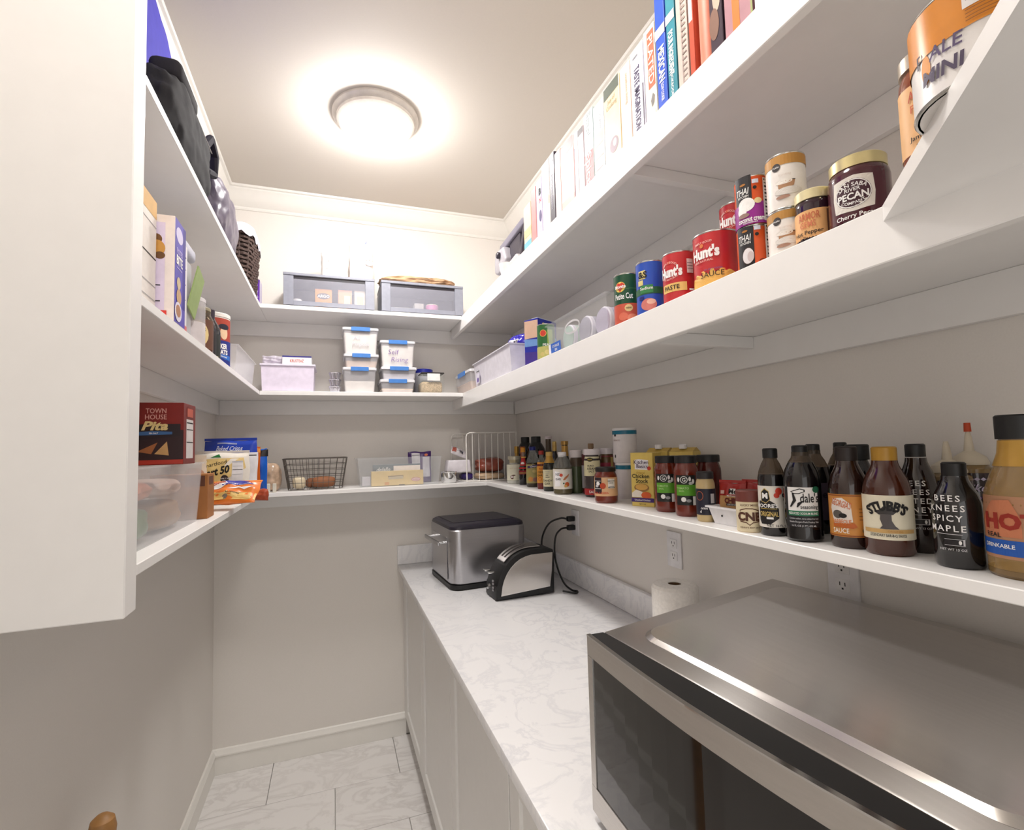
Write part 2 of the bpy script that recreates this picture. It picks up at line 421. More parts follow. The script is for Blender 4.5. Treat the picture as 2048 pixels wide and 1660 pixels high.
def vessel(name, label, cat, x, y, z, r, h, prof, mat, fill=None, top=None, cap=None, rim=None, lab=None, pr=(), off=0, neck=None, group=None, n=36):
    """lathe-built bottle, jar or can. fill: contents reach this share of the height, clear glass above.
    cap=(share of r, z0, z1, mat) ; lab=[(z0,z1,mat,half angle deg or 180,offset deg)] ; pr: prints in metres about (facing, label mid)"""
    t = T(name, label, cat, (x, y, z), 0, group)
    P = [(a*r, b*h) for a, b in PROF[prof]]
    if fill:
        lo = [q for q in P if q[1] <= fill*h]; rf = interp(P, fill*h)
        lo = lo+[(rf, fill*h)]
        O('contents', MB().lathe(lo+[(0, fill*h)], n), mat, t)
        hi = [(rf, fill*h+.0003)]+[q for q in P if q[1] > fill*h]
        O('glass', MB().lathe(hi, n), top or clearglass, t)
    else:
        O('body', MB().lathe(P+[(0, P[-1][1])], n), mat, t)
    if neck: O('neck_foil', MB().lathe([(interp(P, a*h)*1.04+.0004, a*h) for a in (neck[0], (neck[0]+neck[1])/2, neck[1])], n), neck[2], t)
    if cap:
        c, a, b, cm = cap; cr_ = c*r; bz = min(.002, (b-a)*h*.2)
        O('cap', MB().lathe([(cr_*.7, a*h-.0005), (cr_, a*h-.0005), (cr_, b*h-bz), (cr_-bz, b*h), (0, b*h)], n), cm, t)
    if rim:
        O('rim', MB().lathe([(r*.93, h*.985), (r*.955, h*.998), (r*1.012, h*.998), (r*1.02, h*.985), (r*1.0, h*.972)], n), tin, t)
        O('rim', MB().lathe([(r*1.0, h*.028), (r*1.02, h*.015), (r*1.0, h*.0), (r*.94, 0)], n), tin, t)
        O('lid', MB().lathe([(0, h*.982), (r*.6, h*.982), (r*.62, h*.978), (r*.93, h*.978), (r*.93, h*.987)], n), tin, t)
    phi = face(x, y)+R(off)
    out = t
    for L_ in (lab or []):
        a, b, lm = L_[:3]; ha = L_[3] if len(L_) > 3 else 180; lo_ = L_[4] if len(L_) > 4 else 0
        m = MB(); k = 40; full = ha >= 180
        rr = lambda zz, q=lab.index(L_): interp(P, zz)+.00035+.0009*q
        nz = 4
        for j in range(nz+1):
            zz = a*h+(b-a)*h*j/nz
            for i in range(k+(0 if full else 1)):
                an = phi+R(lo_)-R(ha)+2*R(ha)*i/k
                m.v.append((rr(zz)*math.cos(an), rr(zz)*math.sin(an), zz))
        kk = k if full else k+1
        for j in range(nz):
            for i in range(k):
                i2 = (i+1) % kk; m.f.append((j*kk+i, j*kk+i2, (j+1)*kk+i2, (j+1)*kk+i))
        out = O('label', m, lm, t, 60)
        lz = (a+b)/2*h; lr = interp(P, lz)+.0004+.0009*lab.index(L_)
        sub = [q for q in pr if (q[-1] if isinstance(q[-1], int) else 0) == (lab.index(L_))]
        sub = [q[:-1] if isinstance(q[-1], int) else q for q in sub]
        if sub: prints(out, cylmap(lr, phi, lz), sub)
    if not lab and pr: prints(t, cylmap(r+.0004, phi, .5*h), pr)
    return t
BLK, WHT = ink, winkm
red = S(196, 40, 44); dred = S(150, 22, 30); orange = S(226, 130, 48); yellow = S(232, 196, 92); cream = S(238, 226, 196)
green = S(34, 92, 52); lgreen = S(98, 164, 52); blue = S(38, 62, 168); dblue = S(22, 30, 110); teal = S(22, 110, 132)
brown = S(92, 52, 32); purple = S(92, 40, 150); tan = S(206, 164, 110); pink = S(226, 150, 150); grey = S(150, 150, 152); lgrey = S(206, 204, 206)
darkliq = S(13, 8, 10, rough=.12, coat=.4); redsauce = S(112, 34, 14, rough=.14, coat=.5); brownsauce = S(58, 26, 14, rough=.12, coat=.5); amber = S(128, 78, 22, rough=.12, coat=.5)
darkglass = S(11, 8, 12, rough=.1, coat=.4); smoke = M('smoke_glass', (96, 84, 72), .08, clear=.45, trans_col=(196, 180, 160)); greenliq = S(52, 58, 34, rough=.12, coat=.5)
A = 'bottles and jars on the lowest right shelf'
z = Z1
V = vessel
V('coconut_oil_jar', 'tall jar with pale label standing behind the coconut oil jar', 'jar', 1.455, 2.47, z, .033, .118, 'jar', S(214, 210, 196, rough=.3), cap=(.86, .86, 1, goldlid), lab=[(.08, .78, S(228, 222, 200))], pr=[('e', -.014, .03, .004, .007, green), ('e', -.018, -.01, .004, .006, green)], group=A)
V('coconut_oil_jar', 'glass jar with cream label and coconut picture beside the white wire basket', 'jar', 1.42, 2.38, z, .0385, .137, 'jar', S(206, 206, 196, rough=.15), fill=.12, cap=(.85, .88, 1, S(196, 190, 168, rough=.35, metal=.4)), lab=[(.13, .70, S(232, 228, 206))],
  pr=[('e', -.014, -.022, .008, .007, S(222, 206, 202)), ('o', -.014, -.022, .009, .008, .002, brown), ('e', -.004, -.014, .009, .003, brown), ('e', -.012, -.030, .007, .003, brown), ('t', 'organic coconut oil', 0, .022, .005, S(206, 190, 150))], group=A)
V('soy_sauce_bottle', 'tall black bottle at the back beside the white wire basket', 'bottle', 1.566, 2.598, z, .047, .236, 'soft', darkglass, cap=(.50, .86, 1, blackp), group=A)
V('slim_bottle', 'slim bottle with gold cap behind the coconut oil jar', 'bottle', 1.50, 2.56, z, .022, .186, 'long', darkglass, cap=(.58, .80, 1, S(190, 150, 70, rough=.3, metal=.6)), neck=(.70, .80, S(176, 136, 66, metal=.5, rough=.35)), group=A)
V('slim_bottle', 'slim bottle with copper cap between the two tall black bottles', 'bottle', 1.485, 2.43, z, .024, .184, 'long', darkglass, cap=(.60, .80, 1, S(160, 84, 44, rough=.3, metal=.6)), neck=(.70, .80, S(150, 80, 46, metal=.5, rough=.35)), group=A)
V('syrup_bottle', 'small dark bottle with orange cap and red white label', 'bottle', 1.43, 2.279, z, .0225, .179, 'tallneck', darkliq, fill=.62, cap=(.50, .88, 1, S(206, 136, 28)), lab=[(.36, .76, S(190, 34, 30)), (.28, .36, S(120, 24, 40))], pr=[('e', -.004, .0, .009, .010, WHT), ('r', .004, .032, .028, .004, yellow), ('r', 0, 0, .05, .003, yellow, 1)], group=A)
V('soy_sauce_bottle', 'tall black bottle at the back above the salad dressing bottle', 'bottle', 1.55, 2.402, z, .050, .234, 'soft', darkglass, cap=(.50, .86, 1, blackp), group=A)
V('dressing_bottle', 'clear sloping bottle with navy banner label, beside the orange-capped bottle', 'bottle', 1.42, 2.131, z, .031, .183, 'sauce', S(60, 50, 34, rough=.1), fill=.60, cap=(.5, .91, 1, dblue), lab=[(.10, .56, S(168, 156, 96))],
  pr=[('p', [(-.028, .024), (.03, .03), (.03, .044), (-.028, .036)], S(48, 34, 92)), ('t', 'Cheese', .002, .034, .007, WHT, {'rot': 5, 'shear': .3}), ('e', .006, .012, .010, .007, S(206, 186, 120)), ('e', -.012, -.024, .013, .011, S(206, 140, 70)), ('e', .012, -.026, .014, .010, S(150, 110, 104))], group=A)
V('cider_vinegar_bottle', 'narrow bottle with orange label reading CIDER, beside the dressing bottle', 'bottle', 1.41, 2.007, z, .0205, .165, 'sauce', S(120, 28, 20, rough=.1), fill=.66, cap=(.55, .90, 1, S(160, 40, 30)), lab=[(.16, .70, S(226, 156, 56), 80)],
  pr=[('e', 0, .032, .004, .005, brown), ('t', 'RED', 0, .016, .008, S(190, 60, 30)), ('t', 'CIDER', -.002, .002, .008, BLK), ('t', 'GAR', -.008, -.012, .008, BLK), ('o', -.008, -.028, .007, .009, .002, S(200, 70, 40))], group=A)
V('vinegar_bottle', 'dark bottle with gold neck and cream label, left of the white-capped vinegar', 'bottle', 1.40, 1.899, z, .0275, .160, 'sauce', S(34, 34, 26, rough=.1), cap=(.52, .90, 1, S(196, 160, 88)), neck=(.72, .90, S(184, 142, 62, metal=.4, rough=.35)), lab=[(.12, .55, S(222, 214, 178))],
  pr=[('r', -.004, .026, .02, .0015, grey), ('r', -.006, .020, .016, .0015, grey), ('r', -.006, .012, .012, .0025, BLK), ('r', -.004, .004, .018, .0025, BLK), ('t', 'DANDY', -.004, -.010, .008, BLK), ('t', 'GAR', -.006, -.022, .009, BLK)], off=-12, group=A)
V('vinegar_bottle', 'clear bottle with white cap and label of apple and carrot pictures', 'bottle', 1.39, 1.754, z, .0365, .160, 'soft', S(92, 84, 62, rough=.1), fill=.62, cap=(.44, .90, 1, whitep), lab=[(.13, .60, S(232, 226, 216))],
  pr=[('p', [(-.034, .030), (-.014, .026), (-.006, .014), (-.011, -.026), (-.034, -.028)], S(246, 244, 246)), ('t', 'NZ', -.020, .018, .009, BLK), ('t', 'GAR', -.018, .0, .008, BLK), ('e', -.006, .015, .0065, .006, S(206, 70, 44)),
      ('p', [(.0, -.004), (.006, .006), (.026, .020), (.022, .010), (.008, -.004)], S(196, 124, 84)), ('e', .016, -.020, .009, .009, S(206, 96, 44)), ('e', .010, -.026, .006, .005, S(214, 170, 90)), ('e', .003, -.016, .003, .003, green)], group=A)
V('oil_bottle', 'tall clear bottle with pinkish white cap at the back', 'bottle', 1.56, 2.266, z, .036, .232, 'tallneck', S(70, 58, 50, rough=.1), fill=.5, top=smoke, cap=(.47, .94, 1, S(214, 202, 204)), group=A)
V('slim_bottle', 'slim bottle with thin gold neck between pink-capped and gold-capped bottles', 'bottle', 1.53, 2.13, z, .024, .204, 'long', darkglass, cap=(.42, .92, 1, S(196, 166, 96, metal=.5, rough=.3)), neck=(.78, .92, S(190, 158, 90, metal=.4, rough=.3)), group=A)
V('wine_vinegar_bottle', 'dark bottle with wide gold foil neck above the white-capped vinegar', 'bottle', 1.52, 2.0, z, .036, .204, 'tallneck', darkglass, cap=(.46, .92, 1, S(180, 140, 74, metal=.5, rough=.3)), neck=(.68, .90, S(196, 152, 76, metal=.4, rough=.32)), group=A)
V('extract_bottle', 'small bottle with white cap squeezed behind the apple vinegar bottle', 'bottle', 1.465, 1.925, z, .018, .155, 'sauce', brownsauce, cap=(.6, .88, 1, whitep), group=A)
V('herb_grinder', 'glass grinder of green herbs with a tall white cap', 'jar', 1.45, 1.755, z, .024, .166, 'jar', S(74, 84, 58, rough=.2), fill=.62, top=smoke, cap=(1.0, .83, 1, S(214, 206, 204)), group=A)
V('salt_jar', 'tall jar labelled SALT with white lid and black oval logo', 'jar', 1.435, 1.60, z, .0295, .170, 'jar', S(70, 60, 60, rough=.2), cap=(1.02, .88, 1, S(222, 214, 216)), lab=[(.44, .84, S(224, 216, 176), 75, -4), (.05, .18, S(170, 30, 34), 75, -4)],
  pr=[('e', -.008, .024, .012, .007, BLK), ('t', 'ESSO', -.008, .024, .005, S(230, 200, 90)), ('t', 'EURO', -.006, .002, .006, BLK), ('t', 'ASIAN', -.004, -.008, .008, BLK), ('t', 'SALT', -.004, -.018, .006, BLK), ('t', 'SALT', .0, .0, .009, WHT, 1)], group=A)
V('spice_jar', 'dark red spice jar with silver label behind the salt jar', 'jar', 1.475, 1.70, z, .027, .150, 'jar', S(74, 18, 20, rough=.2), cap=(.98, .84, 1, S(78, 20, 22)), lab=[(.15, .72, S(150, 148, 150))], pr=[('o', -.006, .022, .008, .010, .002, BLK), ('t', '& S', .0, .0, .010, BLK), ('o', .0, -.024, .009, .010, .002, WHT)], group=A)
V('spice_jar', 'jar with white lid and crimson gold label left of the white canisters', 'jar', 1.505, 1.62, z, .030, .171, 'jar', S(96, 70, 40, rough=.2), cap=(.95, .88, 1, S(216, 208, 210)), lab=[(.2, .84, S(140, 28, 54), 55, 10), ], pr=[('r', .022, .0, .012, .10, S(190, 164, 96))], group=A)
V('cork_bottle', 'bottle with small round cork peeking above the white spice lids', 'bottle', 1.56, 1.836, z, .026, .190, 'long', amber, cap=(.46, .90, 1, S(150, 122, 90)), group=A)
V('salsa_jar', 'red salsa jar with black lid and peach label at front of lowest shelf', 'jar', 1.385, 1.423, z, .0365, .113, 'jar', redsauce, cap=(.88, .88, 1, S(26, 22, 20)), lab=[(.20, .72, S(222, 178, 134), 95)],
  pr=[('r', -.026, .004, .030, .050, S(36, 24, 34)), ('r', -.027, .006, .026, .022, S(20, 18, 26)), ('e', -.024, .010, .007, .006, WHT), ('e', -.028, .002, .006, .004, lgrey), ('r', -.027, .018, .026, .0016, WHT), ('r', -.027, -.006, .026, .0016, WHT), ('e', -.007, .003, .0095, .0095, S(190, 70, 36)),
      ('t', 'SALSA CASERA', -.018, -.019, .006, S(206, 70, 36)), ('r', .020, .010, .022, .030, S(240, 234, 226)), ('t', 'SMOOTH', .020, .018, .004, BLK), ('t', 'TACO', .018, .012, .004, BLK), ('r', .020, .001, .016, .0012, grey), ('t', 'MEDIUM', .020, -.002, .004, BLK)], off=-4, group=A)
def canister(label, y, zz, hh, r):
    t = T('canister', label, 'canister', (1.515, y, zz), 0, 'white canisters with teal bands')
    O('body', MB().lathe([(0, 0), (r*.97, 0), (r, .003), (r*1.0, hh*.80), (r*.99, hh*.82)], 40), S(226, 220, 220), t)
    O('band', MB().lathe([(r*.9, hh*.82), (r*1.03, hh*.82), (r*1.03, hh*.93), (r*.9, hh*.93)], 40), S(10, 108, 136, rough=.35), t)
    O('lid', MB().lathe([(r*.9, hh*.93), (r*1.02, hh*.932), (r*1.02, hh*.985), (r*.99, hh), (0, hh)], 40), S(228, 224, 224), t)
    return t
canister('lower of the two stacked white canisters with teal bands', 1.50, Z1, .121, .038)
c2 = canister('upper of the two stacked white canisters with teal bands', 1.508, Z1+.1214, .118, .0405)
prints(c2, cylmap(.0408, face(1.5, 1.508), .05), [('t', 'POTATO', -.030, .026, .005, S(150, 120, 110)), ('e', -.036, .044, .005, .005, BLK), ('e', -.038, -.028, .003, .006, BLK)])
# stock cartons
def carton(label, x, y, rz, prn, grp, capped=True):
    t = T('stock_carton', label, 'carton', (x, y, Z1), rz, grp); w, d, h = .072, .058, .158
    O('body', MB().box(-w/2, -d/2, 0, w/2, d/2, h, .001, 1), S(224, 196, 104, rough=.4), t, 0)
    if capped: O('top_fold', MB().prism([(-d/2+.002, h+.0002), (d/2-.002, h+.0002), (.004, h+.012), (-.004, h+.012)], 0, -w/2+.001, w/2-.001), S(206, 172, 80, rough=.4), t, 0)
    if capped: O('cap', MB().lathe([(.010, h+.008), (.0115, h+.009), (.0115, h+.020), (.010, h+.022), (0, h+.022)], 24, (0.0, -.012)), whitep, t)
    if prn:
        prints(t, flatmap((0, -d/2, h/2), (1, 0, 0), (0, 0, 1)), [('p', [(-.022, .030), (-.022, .058), (-.008, .060), (.022, .057), (.022, .028)], S(240, 236, 240)), ('t', 'Kitchen', -.001, .051, .011, S(60, 34, 70)), ('t', 'Basics', .002, .039, .011, S(60, 34, 70)), ('e', .024, .033, .006, .006, S(206, 60, 40)),
          ('t', 'Original', -.004, .020, .006, S(190, 150, 60)), ('t', 'Chicken', -.004, .010, .012, BLK), ('t', 'Stock', .0, -.004, .012, BLK), ('e', -.002, -.024, .024, .012, S(150, 110, 60)), ('e', -.002, -.022, .020, .009, S(214, 166, 84)), ('p', [(-.034, -.052), (-.034, -.040), (-.020, -.030), (.0, -.036), (.0, -.052)], S(236, 226, 212)), ('e', .012, -.046, .016, .010, S(214, 92, 38)),
          ('r', 0, -.060, .072, .012, S(62, 30, 110)), ('t', 'Unsalted Chicken', 0, -.060, .005, WHT), ('t', 'NET 32 OZ', .0, -.072, .003, BLK)])
    return t
G2 = 'yellow stock cartons'
carton('yellow chicken stock carton showing its printed front, left of the green-labelled jars', 1.445, 1.285, R(-62), True, G2, False)
carton('yellow stock carton with white cap behind the first green-labelled sauce jar', 1.535, 1.335, R(-62), False, G2)
carton('yellow stock carton with white cap behind the second green-labelled sauce jar', 1.548, 1.235, R(-62), False, G2)
veg = [('r', 0, 0, .048, .074, S(24, 26, 24)), ('o', -.004, .026, .009, .009, .0015, WHT), ('t', 'G', -.004, .026, .009, WHT), ('e', .010, .028, .003, .006, WHT), ('e', .018, .022, .003, .006, WHT), ('e', -.018, .026, .003, .006, WHT), ('e', .012, .017, .005, .004, lgrey), ('r', 0, .0, .048, .027, S(96, 166, 44)), ('t', 'TOMATO', -.008, .005, .005, S(190, 220, 150)), ('t', 'BASIL', -.010, -.002, .004, S(190, 220, 150)), ('e', -.006, -.023, .006, .006, WHT), ('e', .006, -.026, .006, .004, grey), ('r', .019, -.026, .007, .022, WHT)]
V('pasta_sauce_jar', 'pasta sauce jar with green label nearest the chicken stock carton', 'jar', 1.42, 1.156, z, .0325, .150, 'jar', redsauce, cap=(.90, .88, 1, S(22, 20, 22)), lab=[(.19, .68, S(24, 26, 24), 46)], pr=veg, off=-8, group=A)
V('pasta_sauce_jar', 'pasta sauce jar with green label beside the small dark mustard jar', 'jar', 1.41, 1.062, z, .0305, .152, 'jar', redsauce, cap=(.90, .88, 1, S(22, 20, 22)), lab=[(.19, .68, S(24, 26, 24), 48)], pr=veg, off=-4, group=A)
V('pasta_sauce_jar', 'dark red sauce jar with black lid behind the chili packets', 'jar', 1.50, 1.084, z, .032, .151, 'jar', S(84, 26, 18, rough=.15), cap=(.92, .88, 1, S(22, 20, 22)), group=A)
V('mustard_jar', 'small jar with navy label and beige contents left of the white tray', 'jar', 1.388, .968, z, .0215, .116, 'jar', S(196, 172, 124, rough=.2), cap=(.9, .86, 1, S(36, 32, 34)), lab=[(.14, .66, S(26, 26, 44))], pr=[('o', -.012, .014, .009, .011, .0015, S(170, 90, 60)), ('t', 'ome', -.002, -.014, .006, WHT), ('t', 'd', -.010, -.022, .006, WHT), ('r', .018, .008, .010, .022, lgrey)], off=-6, group=A)
V('seasoning_jar', 'squat jar with maroon lid and cream label with brown crest', 'jar', 1.372, .822, z, .0245, .084, 'cyl', S(214, 190, 150, rough=.3), cap=(1.02, .74, 1, S(112, 54, 46)), lab=[(.02, .72, S(226, 212, 178))],
  pr=[('p', [(-.019, .014), (-.006, .018), (.006, .018), (.019, .014), (.019, -.010), (.006, -.012), (0, -.017), (-.006, -.012), (-.019, -.010)], brown), ('p', [(-.0175, .0125), (-.006, .016), (.006, .016), (.0175, .0125), (.0175, -.008), (.006, -.010), (0, -.015), (-.006, -.010), (-.0175, -.008)], S(226, 212, 178)),
      ('t', 'CNB', 0, .001, .016, S(84, 46, 30), {'bold': .05}), ('t', 'LUCKY MULE', 0, .024, .004, brown), ('t', "KENNY'S BEST DRY", 0, -.021, .003, brown)], group=A)
# sauces near the camera
V('wing_sauce_bottle', 'dark sauce bottle with black hexagon label reading ORIGINAL', 'bottle', 1.38, .769, z, .0250, .170, 'soft', darkliq, fill=.70, top=smoke, cap=(.54, .89, 1, blackp), lab=[(.10, .57, S(236, 230, 220))],
  pr=[('p', [(-.026, -.026), (-.026, .010), (-.006, .014), (.006, .006), (.012, -.004), (.012, -.022), (-.004, -.034), (-.022, -.034)], S(20, 16, 18)), ('p', [(-.020, .010), (-.020, .028), (-.012, .036), (-.004, .030), (-.002, .014), (-.010, .006)], S(206, 180, 110)), ('p', [(-.019, .011), (-.019, .027), (-.012, .034), (-.005, .029), (-.003, .0145), (-.010, .0075)], BLK),
      ('t', 'M', -.0115, .021, .010, WHT, {'bold': .05}), ('t', "MOORE'S", -.010, .0015, .007, WHT, {'bold': .03}), ('r', -.006, -.004, .03, .0008, yellow), ('t', 'ORIGINAL', -.006, -.014, .009, S(214, 186, 110), {'bold': .02, 'w': .034}), ('r', -.004, -.022, .012, .004, WHT),
      ('e', .013, .030, .006, .007, S(206, 60, 40)), ('e', .009, .022, .005, .005, S(206, 60, 40)), ('e', .022, .022, .003, .004, BLK), ('e', .024, .014, .003, .004, BLK), ('t', 'NET 16 FL OZ', .010, -.036, .0045, BLK)], off=-4, group=A)
dl = [('o', 0, 0, .0001, .0001, .00005, BLK), ('r', 0, .014, .052, .044, S(240, 238, 236)), ('r', 0, -.011, .052, .009, S(40, 120, 84)), ('t', 'REDUCED SODIUM BLEND', 0, -.011, .004, WHT, {'w': .048}), ('t', "dale's", .011, .017, .016, BLK, {'w': .030}), ('t', 'seasoning', .010, .001, .007, BLK, {'w': .028}),
      ('p', [(-.020, .028), (-.004, .034), (.004, .032), (.004, .028), (-.006, .024), (-.014, .024)], BLK), ('p', [(-.018, .0272), (-.004, .0325), (.002, .031), (.002, .0285), (-.006, .0255), (-.013, .0255)], S(240, 238, 236)), ('p', [(-.017, .026), (-.012, .012), (-.022, .0), (-.019, .0), (-.010, .012), (-.014, .026)], BLK), ('p', [(-.008, .008), (-.010, .0), (-.008, .0), (.002, .012), (.0, .012)], BLK), ('e', .022, .032, .006, .006, S(30, 100, 70)),
      ('t', 'Contains sodium, not a sodium free food', 0, -.020, .003, lgrey, {'w': .046}), ('t', 'Steaks Burgers Pork Poultry Fish', 0, -.026, .003, lgrey, {'w': .046}), ('t', '16 FL OZ (1 PT) 473 ML', 0, -.033, .003, lgrey, {'w': .038})]
V('seasoning_bottle', 'large dark bottle with white and black label showing a cow outline', 'bottle', 1.385, .705, z, .0310, .175, 'soft', darkliq, fill=.82, top=smoke, cap=(.44, .89, 1, blackp), lab=[(.155, .565, S(24, 22, 26), 60)], pr=dl, group=A)
V('seasoning_bottle', 'black-capped bottle with lilac label just behind the large white-labelled bottle', 'bottle', 1.475, .752, z, .0290, .176, 'soft', darkliq, fill=.74, top=smoke, cap=(.44, .89, 1, blackp), lab=[(.155, .565, S(86, 74, 92), 60)], pr=[('t', "dale's", .006, .014, .014, S(40, 34, 50))], off=10, group=A)
V('seasoning_bottle', 'black-capped dark bottle standing second behind the large white-labelled bottle', 'bottle', 1.53, .735, z, .0270, .178, 'soft', darkliq, fill=.74, top=smoke, cap=(.44, .89, 1, blackp), group=A)
V('barbecue_sauce_bottle', 'brown barbecue sauce bottle with orange label, left of the gold-capped bottle', 'bottle', 1.402, .628, z, .0300, .172, 'stubb', S(44, 22, 16, rough=.1, coat=.5), cap=(.56, .86, 1, S(30, 18, 16)), lab=[(.115, .53, S(206, 138, 62))],
  pr=[('r', 0, .0335, .18, .002, S(150, 80, 30)), ('r', 0, -.0335, .18, .002, S(150, 80, 30)), ('p', [(-.026, .012), (-.022, .028), (-.006, .030), (.006, .020), (.008, -.010), (-.004, -.016), (-.020, -.018)], S(232, 222, 214)), ('t', "GEORGIA'S", -.008, .020, .011, S(206, 110, 60), {'w': .030, 'rot': -16}), ('e', -.014, .002, .008, .007, S(90, 84, 80)), ('e', -.006, .0, .006, .004, BLK),
      ('t', 'BARBEQUE', -.008, -.010, .007, S(214, 120, 50), {'w': .028}), ('p', [(-.022, -.014), (.010, -.012), (.014, -.018), (.008, -.021), (-.022, -.019)], S(190, 96, 34)), ('t', 'SAUCE', -.010, -.025, .008, S(240, 232, 220), {'w': .024}), ('r', .022, .012, .010, .001, brown), ('r', .022, .006, .010, .001, brown), ('r', .022, .0, .010, .001, brown), ('r', .022, -.006, .010, .001, brown), ('e', .024, -.024, .004, .004, S(110, 90, 50))], off=-8, group=A)
V('sauce_bottle', 'dark bottle with wide black cap behind the orange-labelled barbecue bottle', 'bottle', 1.485, .668, z, .0290, .174, 'stubb', darkglass, cap=(.66, .84, 1, blackp), group=A)
def up_(it, d):
    return ('p', [(q[0], q[1]+d) for q in it[1]], *it[2:]) if it[0] == 'p' else ((it[0], it[1], it[2], it[3]+d, *it[4:]) if it[0] == 't' else (it[0], it[1], it[2]+d, *it[3:]))
stub = [('t', "STUBB'S", -.002, .013, .014, BLK, {'w': .058, 'arc': .040, 'bold': .05}), ('p', [(-.019, .004), (-.010, .007), (-.006, .012), (.002, .012), (.005, .007), (.013, .006), (.006, -.001), (-.012, -.001)], S(54, 50, 50)), ('p', [(-.010, .0), (.004, .0), (.004, -.010), (.008, -.018), (.013, -.023), (-.012, -.023), (-.008, -.018), (-.011, -.008)], S(84, 78, 78)), ('r', 0, -.0265, .074, .006, S(206, 166, 104)), ('t', 'ORIGINAL', .008, -.0265, .003, S(190, 140, 70)), ('t', 'LEGENDARY BAR-B-Q SAUCE', -.002, -.033, .0042, BLK, {'w': .048})]
V('barbecue_sauce_bottle', 'barbecue sauce bottle with gold cap and cream label with hat portrait', 'bottle', 1.405, .566, z, .0335, .171, 'stubb', S(70, 30, 14, rough=.1, coat=.5), cap=(.52, .83, 1, S(172, 128, 40, rough=.4)), lab=[(.15, .555, S(232, 224, 200))], pr=[up_(q, .0055) for q in stub], group=A)
def bees(s3, s4): return [('t', 'BEES', -.004, .024, .0085, WHT, {'space': 1.35}), ('t', 'KNEES', -.006, .010, .0085, WHT, {'space': 1.35}), ('t', s3, -.006, -.004, .0085, WHT, {'space': 1.25}), ('t', s4, -.006, -.018, .0085, WHT, {'space': 1.3}), ('r', -.004, -.026, .030, .0008, lgrey), ('r', .002, -.037, .022, .009, lgrey), ('r', .001, -.037, .020, .0078, S(20, 14, 20)), ('e', .008, -.037, .0016, .003, WHT), ('t', 'NET WT 13 OZ', .0, -.047, .003, lgrey)]
V('honey_bottle', 'dark honey bottle reading SALTED HONEY beside the gold-capped barbecue sauce', 'bottle', 1.465, .556, z, .0275, .174, 'stubb', S(34, 20, 16, rough=.08, coat=.6), cap=(.50, .88, 1, blackp), pr=bees('SALTED', 'HONEY'), off=-2, group=A)
V('honey_bottle', 'black bottle reading SPICY MAPLE in front of the hot honey bottles', 'bottle', 1.405, .470, z, .0285, .148, 'stubb', S(14, 11, 14, rough=.1, coat=.6), cap=(.50, .86, 1, blackp), pr=bees('SPICY', 'MAPLE'), off=-14, group=A)
def hothoney(label, x, y, r, h, tip, off):
    t = V('hot_honey_bottle', label, 'bottle', x, y, z, r, h*.80, 'squeeze', S(40, 20, 30, rough=.12, coat=.5), fill=.74, top=M('honey_glass', (150, 120, 70), .1, clear=.3), pr=(), group=A)
    hh = h*.80
    O('nozzle', MB().lathe([(r*.80, hh*.82), (r*.82, hh*.84), (r*.7, hh*.90), (r*.24, hh*.96), (r*.16, hh*1.10), (r*.10, hh*1.16), (0, hh*1.16)], 28), M('nozzle_plastic', (226, 214, 190), .3, clear=.25), t)
    if tip: O('tip', MB().lathe([(0, hh*1.158), (r*.17, hh*1.158), (r*.15, hh*1.25), (0, hh*1.25)], 20), S(190, 66, 20), t)
    phi = face(x, y)+R(off)
    prints(t, cylmap(r+.0005, phi, hh*.5), [('p', [(-.020+.008*k-.004, .030), (-.020+.008*k, .033), (-.020+.008*k+.004, .030), (-.020+.008*k, .027)], S(200, 190, 214)) for k in range(6)] + [('t', "Mike's", -.004, .016, .012, S(214, 200, 226), {'shear': .4}), ('t', 'Hot', -.008, .0, .012, S(170, 130, 200), {'shear': .3}), ('t', 'Honey', -.002, -.014, .011, S(170, 130, 200), {'shear': .3})])
    return t
hothoney('dark squeeze bottle of hot honey with clear nozzle and diamond row', 1.525, .545, .0310, .190, False, -14)
hothoney('dark squeeze bottle with orange-tipped nozzle at the wall, behind the other hot honey', 1.585, .545, .0305, .207, True, 20)
V('tequila_jug', 'large clear bottle with black cap and blue banded label at right edge', 'bottle', 1.418, .400, z, .0400, .212, 'big', S(120, 96, 62, rough=.1), fill=.05, top=M('amber_glass', (176, 140, 84), .1, clear=.4), cap=(.58, .85, 1, blackp), neck=(.68, .84, M('gold_neck', (190, 146, 60), .3, .2)), lab=[(.12, .50, S(176, 128, 96), 85)],
  pr=[('r', 0, -.026, .14, .020, S(28, 84, 170)), ('t', 'DRINKABLE', -.026, -.024, .005, WHT), ('p', [(-.048, .010), (-.030, .034), (-.010, .036), (.0, .012), (.0, -.012), (-.044, -.012)], S(196, 120, 84)), ('t', 'HOT', -.012, .008, .019, S(150, 36, 20), {'bold': .05}), ('t', 'REAL', -.030, -.010, .006, BLK)], off=-6, group=A)
